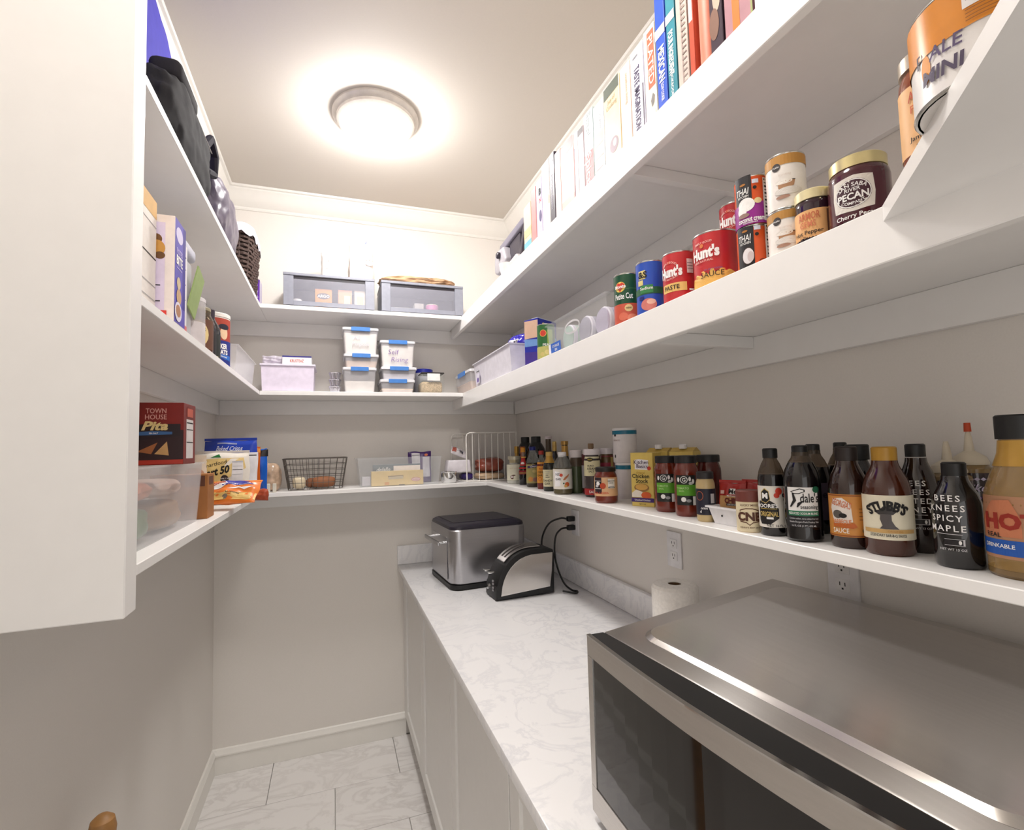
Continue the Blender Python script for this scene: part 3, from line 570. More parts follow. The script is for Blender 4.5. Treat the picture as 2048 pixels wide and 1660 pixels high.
# white tray with seasoning packets
t = T('plastic_tray', 'white plastic tray holding the red chili seasoning packets', 'tray', (0, 0, Z1))
trw = .066
def tray_shell(x0, y0, x1, y1, h, fl_, th):
    """open-top tapered tub shell: outer rim rectangle, floor inset fl_"""
    m = MB(); o = [(x0, y0), (x1, y0), (x1, y1), (x0, y1)]; c = ((x0+x1)/2, (y0+y1)/2)
    def ring(k, zz): return [(q[0]+(k if q[0] < c[0] else -k), q[1]+(k if q[1] < c[1] else -k), zz) for q in o]
    rs = [ring(fl_, .0003), ring(fl_*.15, h-.004), ring(-.004, h-.004), ring(-.004, h), ring(fl_*.15+th, h), ring(fl_+th, th+.0003)]
    vs = [p for r_ in rs for p in r_]
    fs = [(3, 2, 1, 0)]+[(4*k+i, 4*k+(i+1) % 4, 4*k+4+(i+1) % 4, 4*k+4+i) for k in range(5) for i in range(4)]+[(20, 21, 22, 23)]
    return m.add(vs, fs)
O('shell', tray_shell(1.372, .852, 1.47, .945, .040, .010, .002), whitep, t, 0)
O('dot', MB().lathe([(0, 0), (.0022, 0), (.0022, .001), (0, .001)], 12).xf(Matrix.Translation((1.3715+.005, .905, .02)) @ Matrix.Rotation(-PI/2, 4, 'Y')), ink, t)
def bagfn(w, h, th, seed, pinch=.5, wr=.0016):
    rnd = random.Random(seed); ph = [rnd.uniform(0, 6.28) for _ in range(8)]
    def f(u, v, side, lift=0):
        a = max(0, 1-(2*u/w)**2); b = max(0, min(1, v/h)); e = math.sin(PI*b)**pinch
        d = th/2*(a**.6)*e
        d += wr*(math.sin(u/w*13+ph[0]+3*b)+.7*math.sin(b*17+ph[1]+u/w*5)+.5*math.sin(u/w*27-b*11+ph[2]))*(a**.5)*e
        sx = 1-.05*(1-e)*0+.02*math.sin(b*9+ph[3])
        return (u*sx, (-d-lift) if side < 0 else d+lift, v+.002*math.sin(u/w*9+ph[4])*(1 if b > .9 else 0))
    return f
def bag(name, label, cat, loc, rz, w, h, th, mat, pr=(), seed=1, tilt=0, crimp=None, pinch=.5, wr=.0016, group=None, roll=0):
    t = T(name, label, cat, loc, rz, group); t.rotation_euler = (tilt, roll, rz)
    f = bagfn(w, h, th, seed, pinch, wr); nu, nv = 22, 24; m = MB()
    for side in (-1, 1):
        b0 = len(m.v)
        for j in range(nv+1):
            for i in range(nu+1):
                m.v.append(f(-w/2+w*i/nu, h*j/nv, side))
        for j in range(nv):
            for i in range(nu):
                a = b0+j*(nu+1)+i; m.f.append((a, a+1, a+nu+2, a+nu+1) if side < 0 else (a, a+nu+1, a+nu+2, a+1))
    o = O('bag', m, mat, t, 70, fix=False)
    if crimp: O('top_seal', MB().box(-w/2, -.0012, h-.0005, w/2, .0012, h+crimp[0], .0004, 1), crimp[1], t, 0)
    if pr: prints(o, lambda u, v, l: f(u, v, -1, l+.0003), pr)
    return t
redpk = S(168, 36, 30, rough=.35); 
chili = [('r', 0, .026, .056, .044, S(206, 160, 104)), ('r', .002, .058, .013, .013, WHT), ('t', 'Mc', .002, .058, .010, BLK, {'bold': .03}), ('t', 'Mild', .018, .058, .008, WHT), ('t', 'McCormick', .004, .048, .004, WHT), ('r', -.022, .056, .010, .008, S(230, 190, 180)), ('t', 'CHILI', 0, .037, .011, S(110, 24, 24), {'bold': .05, 'w': .032}), ('r', .002, .028, .026, .005, S(40, 28, 34)), ('t', 'ORIGINAL', .002, .028, .003, WHT), ('e', -.014, .012, .012, .008, S(160, 84, 44)), ('e', .008, .010, .013, .007, S(176, 70, 44))]
bag('seasoning_packet', 'front red and tan seasoning packet reading CHILI in the white tray', 'packet', (1.415, .915, Z1+.013), R(-68), .062, .078, .010, redpk, chili, 3, tilt=R(-6), crimp=(.006, redpk), group='chili seasoning packets')
bag('seasoning_packet', 'rear red seasoning packet behind the front packet in the white tray', 'packet', (1.442, .872, Z1+.013), R(-68), .062, .080, .010, redpk, chili, 5, tilt=R(-4), crimp=(.006, redpk), group='chili seasoning packets')

# ================================================================== CANS AND JARS ON THE MIDDLE RIGHT SHELF
z = Z2; B_ = 'cans and jars on the middle right shelf'
hred = S(190, 44, 48, rough=.3); 
def hunts(word): return [('t', "Hunt's", -.012, .012, .020, WHT, {'bold': .05, 'w': .052}), ('t', 'SIMPLY GOOD', -.014, .032, .004, S(232, 190, 180), {'arc': .024}), ('e', -.014, .032, .004, .003, S(214, 90, 60)), ('t', '100% NATURAL', -.014, -.004, .004, S(232, 190, 180), {'arc': -.03}), ('t', word, -.004, -.030, .011, BLK, {'bold': .0})]
V('tomato_can', 'green vegetable can left of the clear bin on middle right shelf', 'can', 1.252, 1.56, z, .0300, .122, 'tin', S(40, 100, 50, rough=.3), rim=1, lab=[(.03, .97, S(44, 104, 52, rough=.3)), (.03, .36, S(190, 186, 110, rough=.3))],
  pr=[('e', -.010, .028, .012, .012, yellow), ('e', -.010, .028, .0105, .0105, S(206, 60, 44)), ('t', 'PEAS', .002, -.012, .009, WHT), ('r', .014, .0, .02, .08, S(150, 176, 84)), ('e', .004, .0, .010, .008, S(216, 200, 130), 1), ('e', -.014, -.006, .008, .007, S(206, 190, 120), 1)], group=B_)
V('tomato_can', 'green tomato can reading Cut with red heart emblem', 'can', 1.258, 1.062, z, .0325, .128, 'tin', S(24, 70, 46, rough=.3), rim=1, lab=[(.03, .97, S(26, 76, 50, rough=.3)), (.03, .40, S(200, 86, 64, rough=.3))],
  pr=[('e', -.018, .030, .014, .013, yellow), ('p', [(-.031, .034), (-.024, .041), (-.018, .038), (-.012, .041), (-.005, .034), (-.018, .017)], S(206, 56, 40)), ('t', 'Monte', -.018, .031, .008, WHT, {'bold': .03}), ('t', 'Petite Cut', -.010, .006, .014, WHT, {'bold': .02, 'w': .046}), ('r', 0, .024, .06, .001, S(80, 130, 80)), ('e', .002, .012, .010, .009, S(224, 190, 130), 1), ('t', 'NEW', .002, .012, .004, BLK, 1), ('e', .010, -.012, .013, .009, S(224, 130, 100), 1), ('e', -.012, -.008, .012, .010, S(216, 110, 84), 1)], group=B_)
V('tuna_can', 'bright blue can with green band beside the green tomato can', 'can', 1.259, .966, z, .0325, .125, 'tin', S(40, 74, 170, rough=.3), rim=1, lab=[(.03, .97, S(42, 80, 180, rough=.3))],
  pr=[('r', 0, -.008, .14, .016, S(34, 92, 60)), ('r', -.020, .030, .018, .020, S(216, 200, 130)), ('t', '&S', -.018, .030, .014, BLK, {'bold': .03}), ('r', -.024, .012, .014, .012, S(216, 200, 130)), ('r', -.010, -.004, .030, .018, S(52, 130, 70)), ('t', 'Sodium', -.010, -.002, .007, WHT), ('e', -.006, -.040, .018, .014, S(206, 120, 110)), ('e', .0, -.034, .010, .006, S(230, 180, 160)), ('r', -.022, -.024, .012, .008, dblue)], group=B_)
V('tomato_paste_can', 'red tomato can reading PASTE beside the blue can', 'can', 1.262, .866, z, .0350, .108, 'tin', hred, rim=1, lab=[(.03, .97, hred)], pr=[('r', -.006, -.022, .056, .018, S(232, 190, 110))]+hunts('PASTE')[:4]+[('t', 'PASTE', -.010, -.022, .009, BLK), ('r', .030, .020, .014, .030, S(226, 206, 204)), ('r', .030, .026, .012, .001, BLK), ('r', .030, .020, .012, .001, BLK), ('r', .030, .014, .012, .001, BLK), ('r', .034, -.030, .016, .004, WHT)], off=-14, group=B_)
V('tomato_sauce_can', 'wide red tomato can reading SAUCE at front of middle shelf', 'can', 1.268, .764, z, .0420, .108, 'tin', hred, rim=1, lab=[(.03, .97, hred)],
  pr=[('e', .0, -.046, .060, .026, S(232, 180, 90))]+[('t', "Hunt's", -.014, .014, .020, WHT, {'bold': .05, 'w': .058}), ('t', 'SIMPLY GOOD', -.016, .034, .004, S(232, 190, 180)), ('e', -.018, .028, .004, .004, S(214, 120, 60)), ('t', '100% NATURAL', -.016, -.002, .004, S(232, 190, 180)), ('t', 'NO SALT ADDED', .002, -.0205, .003, S(120, 90, 140)), ('t', 'SAUCE', .0, -.030, .010, BLK, {'bold': 0})], off=-12, group=B_)
V('tomato_sauce_can', 'red tomato can under the upper one, behind the coconut cream cans', 'can', 1.36, .80, z, .0330, .100, 'tin', hred, rim=1, lab=[(.03, .97, hred)], group=B_)
V('tomato_sauce_can', 'red tomato can raised behind the upper coconut cream can', 'can', 1.36, .80, z+.1002, .0330, .098, 'tin', hred, rim=1, lab=[(.03, .97, hred)], pr=[('r', 0, -.036, .19, .018, S(214, 196, 140))]+hunts('')[:4], off=-6, group=B_)
thai = [('r', -.014, .006, .030, .078, S(28, 24, 28)), ('t', 'THAI', -.014, .018, .011, WHT, {'shear': .2, 'w': .022}), ('t', 'KITCHEN', -.013, .009, .004, WHT, {'w': .018}), ('e', -.013, .030, .005, .002, S(170, 110, 40)), ('r', .007, .032, .010, .007, S(214, 220, 236)), ('e', .006, .021, .003, .003, BLK), ('r', .024, .0, .010, .075, S(236, 232, 228))]+[('r', .0245+.0, .034-.006*k, .007, .0012 if k % 2 else .003, BLK) for k in range(12)]
V('coconut_milk_can', 'lower black and orange coconut can with white coconut half', 'can', 1.254, .658, z, .0270, .0735, 'tin', S(214, 84, 34, rough=.3), rim=1, lab=[(.03, .97, S(214, 84, 34, rough=.3))], pr=thai[:7]+[('e', -.009, -.014, .010, .015, S(60, 40, 30)), ('e', -.009, -.014, .009, .0135, S(230, 224, 226)), ('e', -.005, -.016, .005, .009, S(206, 190, 190)), ('o', .013, -.028, .006, .006, .001, BLK)]+thai[7:], off=-2, group=B_)
V('coconut_cream_can', 'upper orange and purple can reading coconut cream, stacked on the coconut can', 'can', 1.254, .657, z+.0737, .0272, .088, 'tin', S(214, 84, 34, rough=.3), rim=1, lab=[(.03, .97, S(214, 84, 34, rough=.3)), (.03, .46, S(150, 36, 140, rough=.3))],
  pr=thai+[('e', -.009, .016, .014, .012, WHT, 1), ('e', -.016, .006, .008, .010, WHT, 1), ('e', .010, .020, .006, .005, S(226, 206, 150), 1), ('e', -.014, -.002, .010, .004, S(150, 120, 110), 1), ('t', 'coconut cream', -.002, -.010, .0085, WHT, {'bold': .03, 'w': .042}, 1), ('t', 'unsweetened', -.004, -.016, .003, WHT, 1)], off=-2, group=B_)
def frosting(y, zz, h, label, off):
    pr_ = [('r', 0, h*.375, .20, h*.18, S(186, 134, 62)), ('e', -.012, h*.26, .0065, .0065, S(60, 54, 54)), ('t', 'Publix', -.012, h*.26, .0028, WHT), ('t', 'frosting', .0, h*.10, .004, S(226, 214, 206)), ('p', [(-.010, -h*.14), (-.010, -h*.05), (.004, -h*.0), (.014, -h*.02), (.012, -h*.12), (.0, -h*.17)], S(176, 132, 96)), ('e', -.002, -h*.03, .012, .004, S(236, 230, 222)), ('e', .004, -h*.20, .020, .006, S(222, 216, 210)), ('e', -.004, -h*.30, .010, .003, S(170, 130, 110)), ('r', .012, -h*.02, .004, .0012, BLK)]
    V('frosting_can', label, 'can', 1.257, y, zz, .0285, h, 'tin', S(238, 232, 226, rough=.3), rim=1, lab=[(.02, .98, S(240, 234, 228, rough=.3))], pr=pr_, off=off, group=B_)
frosting(.592, z, .0735, 'lower white can with tan band beside the coconut cans', -6)
frosting(.590, z+.0737, .090, 'upper white can with tan band and cake slice picture', -2)
V('pepper_jelly_jar', 'jelly jar with cream gold lid and orange label reading Pepper', 'jar', 1.253, .541, z, .0258, .083, 'jar', S(44, 20, 34, rough=.1, coat=.5), cap=(.98, .82, 1, S(226, 214, 170, rough=.35, metal=.3)), lab=[(.03, .60, S(232, 176, 116), 110)], pr=[('t', 'ARMOR', -.004, .014, .011, S(196, 104, 70), {'w': .030}), ('t', 'GEMS', -.006, .002, .009, S(206, 120, 84), {'w': .022}), ('t', 'Hot Pepper', -.006, -.010, .006, BLK), ('t', 'Jelly', -.012, -.018, .005, BLK), ('r', .024, .004, .008, .034, S(120, 80, 60))], off=-8, group=B_)
V('preserves_jar', 'wide plum-coloured preserves jar with gold lid and oval silver label', 'jar', 1.262, .478, z, .0375, .098, 'jar', S(70, 26, 36, rough=.1, coat=.5), cap=(.92, .83, 1, S(216, 202, 150, rough=.3, metal=.6)), lab=[(.06, .74, S(76, 28, 40, rough=.2), 60)],
  pr=[('p', [(-.026, .024), (0, .027), (.022, .024), (.024, 0), (.022, -.020), (0, -.023), (-.026, -.020), (-.028, 0)], S(222, 216, 208)), ('e', -.002, .002, .022, .020, S(66, 30, 44)), ('o', -.002, .002, .0215, .0195, .0012, WHT), ('t', 'SAN SABA', -.002, .014, .0055, WHT, {'arc': .03}), ('t', 'RIVER', -.002, .007, .005, WHT), ('t', 'PECAN', -.002, -.002, .009, WHT, {'bold': .03, 'w': .036}), ('t', 'COMPANY', -.002, -.012, .004, WHT, {'arc': -.03}), ('t', 'Cherry Pecan', .0, -.029, .006, WHT)], off=-8, group=B_)
V('preserves_jar', 'tall amber jar with peach label standing on the corner shelf board', 'jar', 1.166, .330, z, .0275, .118, 'jar', S(130, 62, 30, rough=.08, coat=.6), cap=(.95, .86, 1, S(196, 186, 170, rough=.3, metal=.6)), lab=[(.06, .68, S(232, 182, 128), 120)], pr=[('t', 'ARMOR', -.002, .024, .011, S(190, 84, 50), {'w': .036}), ('t', 'FARMS', -.004, .010, .008, S(206, 110, 74), {'w': .028}), ('t', 'Apple', .006, -.004, .006, BLK), ('t', 'Cheese', .004, -.013, .006, BLK), ('t', 'Jam Spread', -.004, -.022, .005, BLK), ('t', 'net wt 9 oz', -.004, -.030, .003, BLK)], group=B_)
t = V('coffee_tin', 'wide white and orange tin overhanging the angled corner shelf edge', 'can', 1.106, .248, z, .0560, .086, 'tin', S(232, 228, 224, rough=.3), rim=1, lab=[(.03, .97, S(236, 232, 230, rough=.3)), (.50, .97, S(222, 140, 44, rough=.3))],
  pr=[('t', 'P', -.046, .000, .012, S(60, 50, 66)), ('e', -.040, -.012, .005, .013, S(226, 150, 70)), ('t', 'ALE', -.022, -.004, .011, S(80, 62, 104), {'rot': -6}), ('t', 'MINI', -.026, -.022, .012, S(70, 56, 84), {'bold': .03, 'rot': -6}), ('r', .006, -.026, .03, .002, lgrey), ('r', .010, .008, .036, .026, S(236, 232, 230), 1)]+[('r', -.004+.004*k, .010, .0016 if k % 3 else .003, .018, S(90, 80, 100), 1) for k in range(8)]+[('r', .014, -.008-.003*k, .040, .0008, S(150, 90, 30), 1) for k in range(4)], off=-8)

# ================================================================== MIDDLE RIGHT SHELF, FAR PART
def latch_box(label, x0, y0, x1, y1, z, h, fillh, side, grp, words=None, fillmat=None, lh=.014):
    """clip-lid storage box; side: 'y' latch faces the viewer (-Y) or 'x' (-X)"""
    t = T('storage_box', label, 'storage box', ((x0+x1)/2, (y0+y1)/2, z), 0, grp)
    w, d = (x1-x0)/2, (y1-y0)/2; k = .012
    def ringr(a, b, zz, rad=.010, n=4):
        out = []
        for sx, sy, st in ((1, 1, 0), (-1, 1, 90), (-1, -1, 180), (1, -1, 270)):
            for i in range(n+1):
                an = R(st+90*i/n); out.append((sx*(a-rad)+rad*math.cos(an), sy*(b-rad)+rad*math.sin(an), zz))
        return out
    def loft(rs, cap0=True, cap1=False):
        m = MB(); n = len(rs[0])
        for r_ in rs: m.v += r_
        for q in range(len(rs)-1):
            for i in range(n): m.f.append((q*n+i, q*n+(i+1) % n, (q+1)*n+(i+1) % n, (q+1)*n+i))
        if cap0: m.f.append(tuple(reversed(range(n))))
        if cap1: m.f.append(tuple(range((len(rs)-1)*n, len(rs)*n)))
        return m
    O('body', loft([ringr(w-k, d-k, .0004), ringr(w-.004, d-.004, h-lh)]), frost, t)
    O('lid', loft([ringr(w-.006, d-.006, h-lh), ringr(w, d, h-lh+.001), ringr(w, d, h-.002), ringr(w-.004, d-.004, h)], False, True), M('lid_plastic', (236, 236, 240), .3, clear=.12), t)
    if fillh: O('contents', loft([ringr(w-k-.002, d-k-.002, .002), ringr(w-k+.004, d-k+.004, fillh)], True, True), fillmat or S(240, 234, 226), t)
    bl = S(70, 130, 206, rough=.35); lw = w*.52 if side == 'y' else d*.45
    if side == 'y': O('latch', MB().box(-lw, -d-.006, h-lh-.006, lw, -d-.0005, h+.001, .0015, 1), bl, t, 0)
    else: O('latch', MB().box(-w-.006, -lw, h-lh-.010, -w-.0005, lw, h+.001, .0015, 1), bl, t, 0)
    if words: prints(t, flatmap((0, -d+k*.4, h*.45), (1, 0, 0), (0, .08, 1)), words)
    return t
latch_box('frosted storage box with blue latch at far end of middle right shelf', 1.222, 2.47, 1.42, 2.80, Z2, .115, .05, 'x', None, fillmat=S(206, 176, 150))
bag('snack_packet', 'orange and purple snack packet lying on the far frosted storage box', 'packet', (1.31, 2.56, Z2+.136), R(-60), .12, .10, .03, S(226, 160, 70, rough=.3), [('e', -.02, .05, .02, .015, S(70, 40, 130))], 11, tilt=R(-72))
def open_bin(name, label, x0, y0, x1, y1, z, h, mat, taper=.012, group=None, th=.0016):
    t = T(name, label, 'bin', ((x0+x1)/2, (y0+y1)/2, z), 0, group)
    O('shell', tray_shell(-(x1-x0)/2, -(y1-y0)/2, (x1-x0)/2, (y1-y0)/2, h, taper, th), mat, t, 0)
    return t
bnb = open_bin('plastic_bin', 'large frosted white bin with purple tag on middle right shelf', 1.228, 1.87, 1.42, 2.42, Z2, .125, M('frosted_white', (230, 226, 234), .4, clear=.15))
prints(bnb, flatmap((-.094, .20, .045), (0, -1, 0), (.0, 0, 1)), [('r', 0, 0, .06, .05, S(222, 216, 232)), ('e', .0, -.008, .014, .012, S(90, 60, 150)), ('r', 0, .034, .05, .004, BLK)])
bag('snack_bag', 'royal blue shiny snack wrapper sticking out of the frosted white bin', 'bag', (1.290, 1.98, Z2+.100), R(-80), .15, .085, .05, S(44, 34, 170, rough=.22), [('e', .02, .045, .030, .014, S(220, 214, 230)), ('e', .03, .045, .012, .008, BLK)], 21, tilt=R(-14), wr=.005)
bag('snack_bag', 'white and orange chip bag leaning out of the frosted bin beside the blue box', 'bag', (1.352, 1.985, Z2+.075), R(-78), .17, .135, .05, S(226, 216, 206, rough=.3), [('p', [(-.08, .09), (-.08, .125), (.02, .125)], S(222, 136, 50)), ('e', .01, .075, .045, .014, S(206, 100, 80))], 22, tilt=R(-12), wr=.004)
bag('bread_bag', 'translucent white plastic bag with twisted neck inside the frosted bin', 'bag', (1.32, 2.22, Z2+.02), R(-62), .22, .125, .09, M('bag_plastic', (232, 226, 226), .3, clear=.25), (), 23, wr=.004)
# blue box
t = T('food_box', 'royal blue food box with beige picture panel between bin and green can', 'box', (1.315, 1.752, Z2), R(30))
bw, bd, bh = .118, .066, .185
O('carton', MB().box(-bw/2, -bd/2, 0, bw/2, bd/2, bh, .0008, 1), S(34, 44, 156, rough=.35), t, 0)
O('flap', MB().box(-bw/2, -bd/2, bh+.0004, bw/2, -bd/2+.03, bh+.002).xf(Matrix.Translation((0, 0, 0))), S(220, 222, 236), t, 0)
prints(t, flatmap((-bw/2, 0, bh/2), (0, -1, 0), (0, 0, 1)), [('p', [(-.032, .02), (-.032, .088), (.032, .086), (.032, .02)], S(206, 170, 146)), ('p', [(-.032, -.01), (-.032, .02), (.032, .012), (.032, -.012)], S(104, 144, 200)), ('p', [(-.032, -.09), (-.032, -.03), (.032, -.035), (.032, -.09)], S(60, 40, 130))])
prints(t, flatmap((0, -bd/2, bh/2), (1, 0, 0), (0, 0, 1)), [('e', -.024, .072, .010, .008, S(226, 196, 120)), ('t', 'snack', -.018, .058, .010, WHT), ('p', [(-.05, .0), (-.046, .046), (-.008, .052), (.0, .0)], S(70, 44, 140)), ('t', '6 ct', .034, .058, .010, WHT), ('r', .034, .02, .040, .018, S(110, 170, 230)), ('r', .034, .006, .04, .006, S(226, 130, 50)), ('o', .01, -.065, .045, .026, .007, S(220, 214, 236)), ('r', -.03, -.05, .04, .05, S(70, 44, 140))])
# clear bin with round containers
open_bin('plastic_bin', 'clear plastic bin with blue sticker beside the green tomato can', 1.226, 1.112, 1.40, 1.495, Z2, .102, clearp, .008)
prints(bpy.data.objects['plastic_bin.001'], flatmap((-.083, .14, .022), (0, -1, 0), (-.05, 0, 1)), [('r', 0, 0, .09, .030, S(40, 96, 190)), ('t', 'STORAGE', .01, .004, .008, WHT), ('t', 'BIN', .01, -.008, .008, WHT), ('r', -.036, 0, .016, .030, S(236, 232, 240)), ('o', .13, .036, .05, .020, .006, lgrey)])
for i, (yy, cc, lb) in enumerate(((1.18, (176, 166, 190), 'lilac round tub lying in the clear bin, nearest the green can'), (1.28, (160, 156, 172), 'grey round tub lying in the middle of the clear bin'), (1.39, (176, 196, 186), 'pale green round tub lying in the clear bin above the sticker'))):
    t = T('round_tub', lb, 'tub', (1.312, yy, Z2+.0425), 0, 'round tubs in the clear bin')
    O('body', MB().lathe([(0, -.06), (.036, -.06), (.040, -.05), (.040, .045)], 32).xf(Matrix.Rotation(PI/2, 4, 'Y')), S(*cc, rough=.4), t)
    O('lid', MB().lathe([(.0395, .045), (.0405, .046), (.0405, .055), (.038, .058), (0, .058)], 32).xf(Matrix.Rotation(-PI/2, 4, 'Y')), S(214, 210, 222, rough=.4), t)

# ================================================================== COOKBOOKS ON THE TOP RIGHT SHELF
BG = 'cookbooks in a row on the top right shelf'
def book(label, y0, y1, top, c, dep=.20, pr=(), x=None, page=(232, 222, 204), rough=.4):
    th = y1-y0-.003; h = top-Z3; x = x or RX+.012
    t = T('cookbook', label, 'book', (x, (y0+y1)/2, Z3), 0, BG); cm = S(*c, rough=rough); k = min(.003, th*.15)
    O('spine', MB().box(0, -th/2, 0, k, th/2, h, min(.0012, k*.4), 1), cm, t, 0)
    O('cover', MB().box(k, -th/2, 0, dep, -th/2+k, h), cm, t, 0)
    O('cover', MB().box(k, th/2-k, 0, dep, th/2, h), cm, t, 0)
    O('pages', MB().box(k+.0005, -th/2+k+.0003, .003, dep-.004, th/2-k-.0003, h-.003), S(*page), t, 0)
    if pr: prints(t, flatmap((0, 0, h/2), (0, -1, 0), (0, 0, 1)), pr)
    return t
def vt(s, x, y, h, mat, **k): return ('t', s, x, y, h, mat, {'rot': -90, **k})
bk_ = [
 ('thick cream cookbook with light blue foot beside the hand mixer', 1.60, 1.672, 2.425, (238, 226, 190), [('r', 0, -.066, .068, .030, S(120, 190, 216)), ('r', 0, -.02, .068, .03, S(226, 196, 150))]),
 ('slim salmon pink cookbook leaning next to the thick cream cookbook', 1.552, 1.598, 2.455, (226, 150, 148), ()),
 ('lavender cookbook with black and red letters on its spine', 1.500, 1.550, 2.462, (214, 204, 232), [('t', 'B', .010, .055, .022, BLK, {'bold': .05}), ('t', 'N', .010, .025, .018, red), ('e', .010, -.03, .010, .02, S(70, 50, 110))]),
 ('thick white cookbook with plain glossy spine', 1.436, 1.498, 2.490, (244, 240, 236), [('r', .024, -.02, .006, .03, S(196, 140, 90))]),
 ('black spined cookbook with white marks near its top', 1.396, 1.434, 2.490, (60, 52, 66), [('t', 'Q4', .0, .09, .012, WHT), vt('american classics', 0, -.01, .012, S(150, 140, 160))]),
 ('pale pink cookbook with lamp glare put into its colour', 1.352, 1.394, 2.474, (244, 214, 206), ()),  # pale spine colour has the lamp's glare baked in
 ('rose red topped cookbook with pale glare painted across its middle', 1.262, 1.350, 2.462, (240, 200, 196), [('r', .0, .085, .080, .035, S(222, 120, 120)), ('r', 0, -.085, .08, .03, S(232, 170, 160))]),  # middle left paler than both ends, as painted glare
 ('thin white booklet with dark edge line between pink and grey books', 1.236, 1.260, 2.458, (240, 238, 240), [('r', -.008, -.02, .003, .15, S(70, 60, 90))]),
 ('thin grey cookbook with dark top block', 1.200, 1.234, 2.452, (196, 176, 180), [('r', 0, .086, .030, .018, S(84, 76, 80)), ('r', 0, .064, .030, .02, lgrey)]),
 ('cookbook with spine pale teal above and red below', 1.146, 1.198, 2.470, (196, 208, 208), [('r', 0, -.058, .048, .094, S(190, 80, 80)), vt('Smoke &', .0, .042, .024, S(236, 240, 240)), vt('Spice', .0, -.056, .030, S(240, 220, 214))]),
 ('white cookbook with tan and mint picture blocks on its spine', 1.090, 1.144, 2.458, (230, 234, 240), [('r', 0, -.0, .05, .034, S(206, 184, 172)), ('r', 0, -.034, .05, .032, S(200, 216, 204)), ('r', 0, -.066, .05, .030, S(190, 172, 164)), vt('CLASSIC', .01, .04, .008, grey)]),
 ('cream cookbook with dark green head and round portrait emblem', 1.012, 1.088, 2.466, (238, 218, 180), [('r', .0, .088, .070, .030, S(96, 104, 92)), ('e', .006, -.062, .020, .020, S(150, 130, 140)), ('e', .010, -.058, .008, .010, S(222, 206, 190)), ('t', 'Joy of', .0, .060, .010, S(170, 150, 120)), ('t', 'Cooking', .0, .045, .010, S(170, 150, 120)), ('r', 0, -.100, .07, .006, S(84, 70, 66))]),
 ('pale peach cookbook with faint title beside the emblem book', .966, 1.010, 2.464, (246, 224, 206), [vt('southern living', .008, .04, .009, S(226, 180, 160))]),
 ('white lavender cookbook reading TASTE IMAGINATION', .912, .964, 2.470, (228, 226, 244), [vt('TASTE IMAGINATION', .0, -.016, .020, S(70, 62, 90), w=.150), ('r', .022, -.05, .004, .11, S(90, 80, 96)), ('r', -.004, .085, .02, .004, grey)]),
 ('cream cookbook with coral title block and grey heart', .868, .910, 2.478, (240, 230, 210), [('r', .006, .032, .024, .13, S(226, 112, 84)), vt('PLATED', .006, .03, .018, S(240, 230, 214), w=.11), ('p', [(.0, -.062), (.008, -.048), (.014, -.056), (.012, -.070), (.004, -.078)], S(130, 124, 120)), ('r', .004, -.096, .024, .016, lgrey)]),
 ('bright blue cookbook reading MEXICAN', .832, .866, 2.520, (56, 92, 200), [vt('MEXICAN', .002, -.028, .019, WHT, w=.078, bold=.03), vt('SLOW COOKER', .002, -.090, .009, WHT, w=.04), ('r', 0, .045, .033, .022, S(232, 222, 214))]),
 ('teal cookbook reading FOUR INGREDIENT', .800, .830, 2.522, (60, 140, 156), [vt('FOUR INGREDIENT', .0, -.030, .014, WHT, w=.096, bold=.03), vt('COOKBOOK', .0, -.094, .007, WHT), ('r', 0, .048, .028, .020, S(236, 226, 220))]),
 ('beige spiral bound cookbook beside the teal cookbook', .764, .798, 2.512, (206, 190, 180), [('r', .0, .0, .004, .24, S(170, 152, 144))]+[('r', .006, -.115+.012*k, .012, .003, S(150, 134, 128)) for k in range(20)]),
 ('thin brick red cookbook with white tab', .746, .762, 2.516, (196, 84, 60), [('r', .0, .02, .010, .06, S(240, 232, 226))]),
 ('dark photographic spine cookbook between coral scrapbook and mauve book', .672, .706, 2.520, (62, 46, 58), [('e', .0, .05, .012, .03, S(110, 60, 150)), ('e', .004, -.02, .010, .03, S(190, 170, 150)), ('e', -.004, -.07, .012, .03, S(130, 96, 80))]),
 ('wide mauve cookbook with orange stripe and large pale letters', .606, .670, 2.522, (178, 132, 140), [('r', -.004, -.06, .016, .12, S(228, 120, 40)), vt('SEASONS', -.006, .05, .034, S(244, 206, 186), bold=.03), ('r', .030, 0, .004, .25, S(150, 160, 100))]),
 ('white cookbook with lilac script near the top right corner', .566, .604, 2.520, (236, 232, 236), [vt('Spring & Summer', .0, .0, .010, S(190, 150, 180), shear=.4), vt('best', .004, -.10, .010, S(70, 90, 170))]),
]
for lb, y0, y1, tp, c, pr_ in bk_: book(lb, y0, y1, tp, c, pr=pr_)
t = T('scrapbook', 'coral scrapbook with rounded roll spine beside the brick red cookbook', 'book', (RX+.012, .726, Z3))
O('rolled_spine', MB().tube([(.018, 0, 0), (.018, 0, .262)], .0175, 20), S(222, 130, 104), t)
O('pages', MB().box(.022, -.012, .002, .20, .012, .258), S(230, 214, 200), t, 0)
t = V('canister', 'cream round canister with black base line at the top edge of the photo', 'canister', RX+.065, .508, Z3, .046, .20, 'cyl', S(240, 228, 202), cap=(1.02, .88, 1, S(222, 206, 170)), pr=[('t', 'SUGAR', -.004, -.04, .012, S(170, 160, 140)), ('r', .0, -.062, .02, .006, grey), ('r', 0, -.092, .2, .004, BLK)])
# hand mixer
t = T('hand_mixer', 'white and grey hand mixer at the far end of the top right shelf', 'mixer', (1.32, 2.02, Z3), R(90)); mx_ = S(112, 108, 122, rough=.4); mg = S(46, 40, 52, rough=.4)
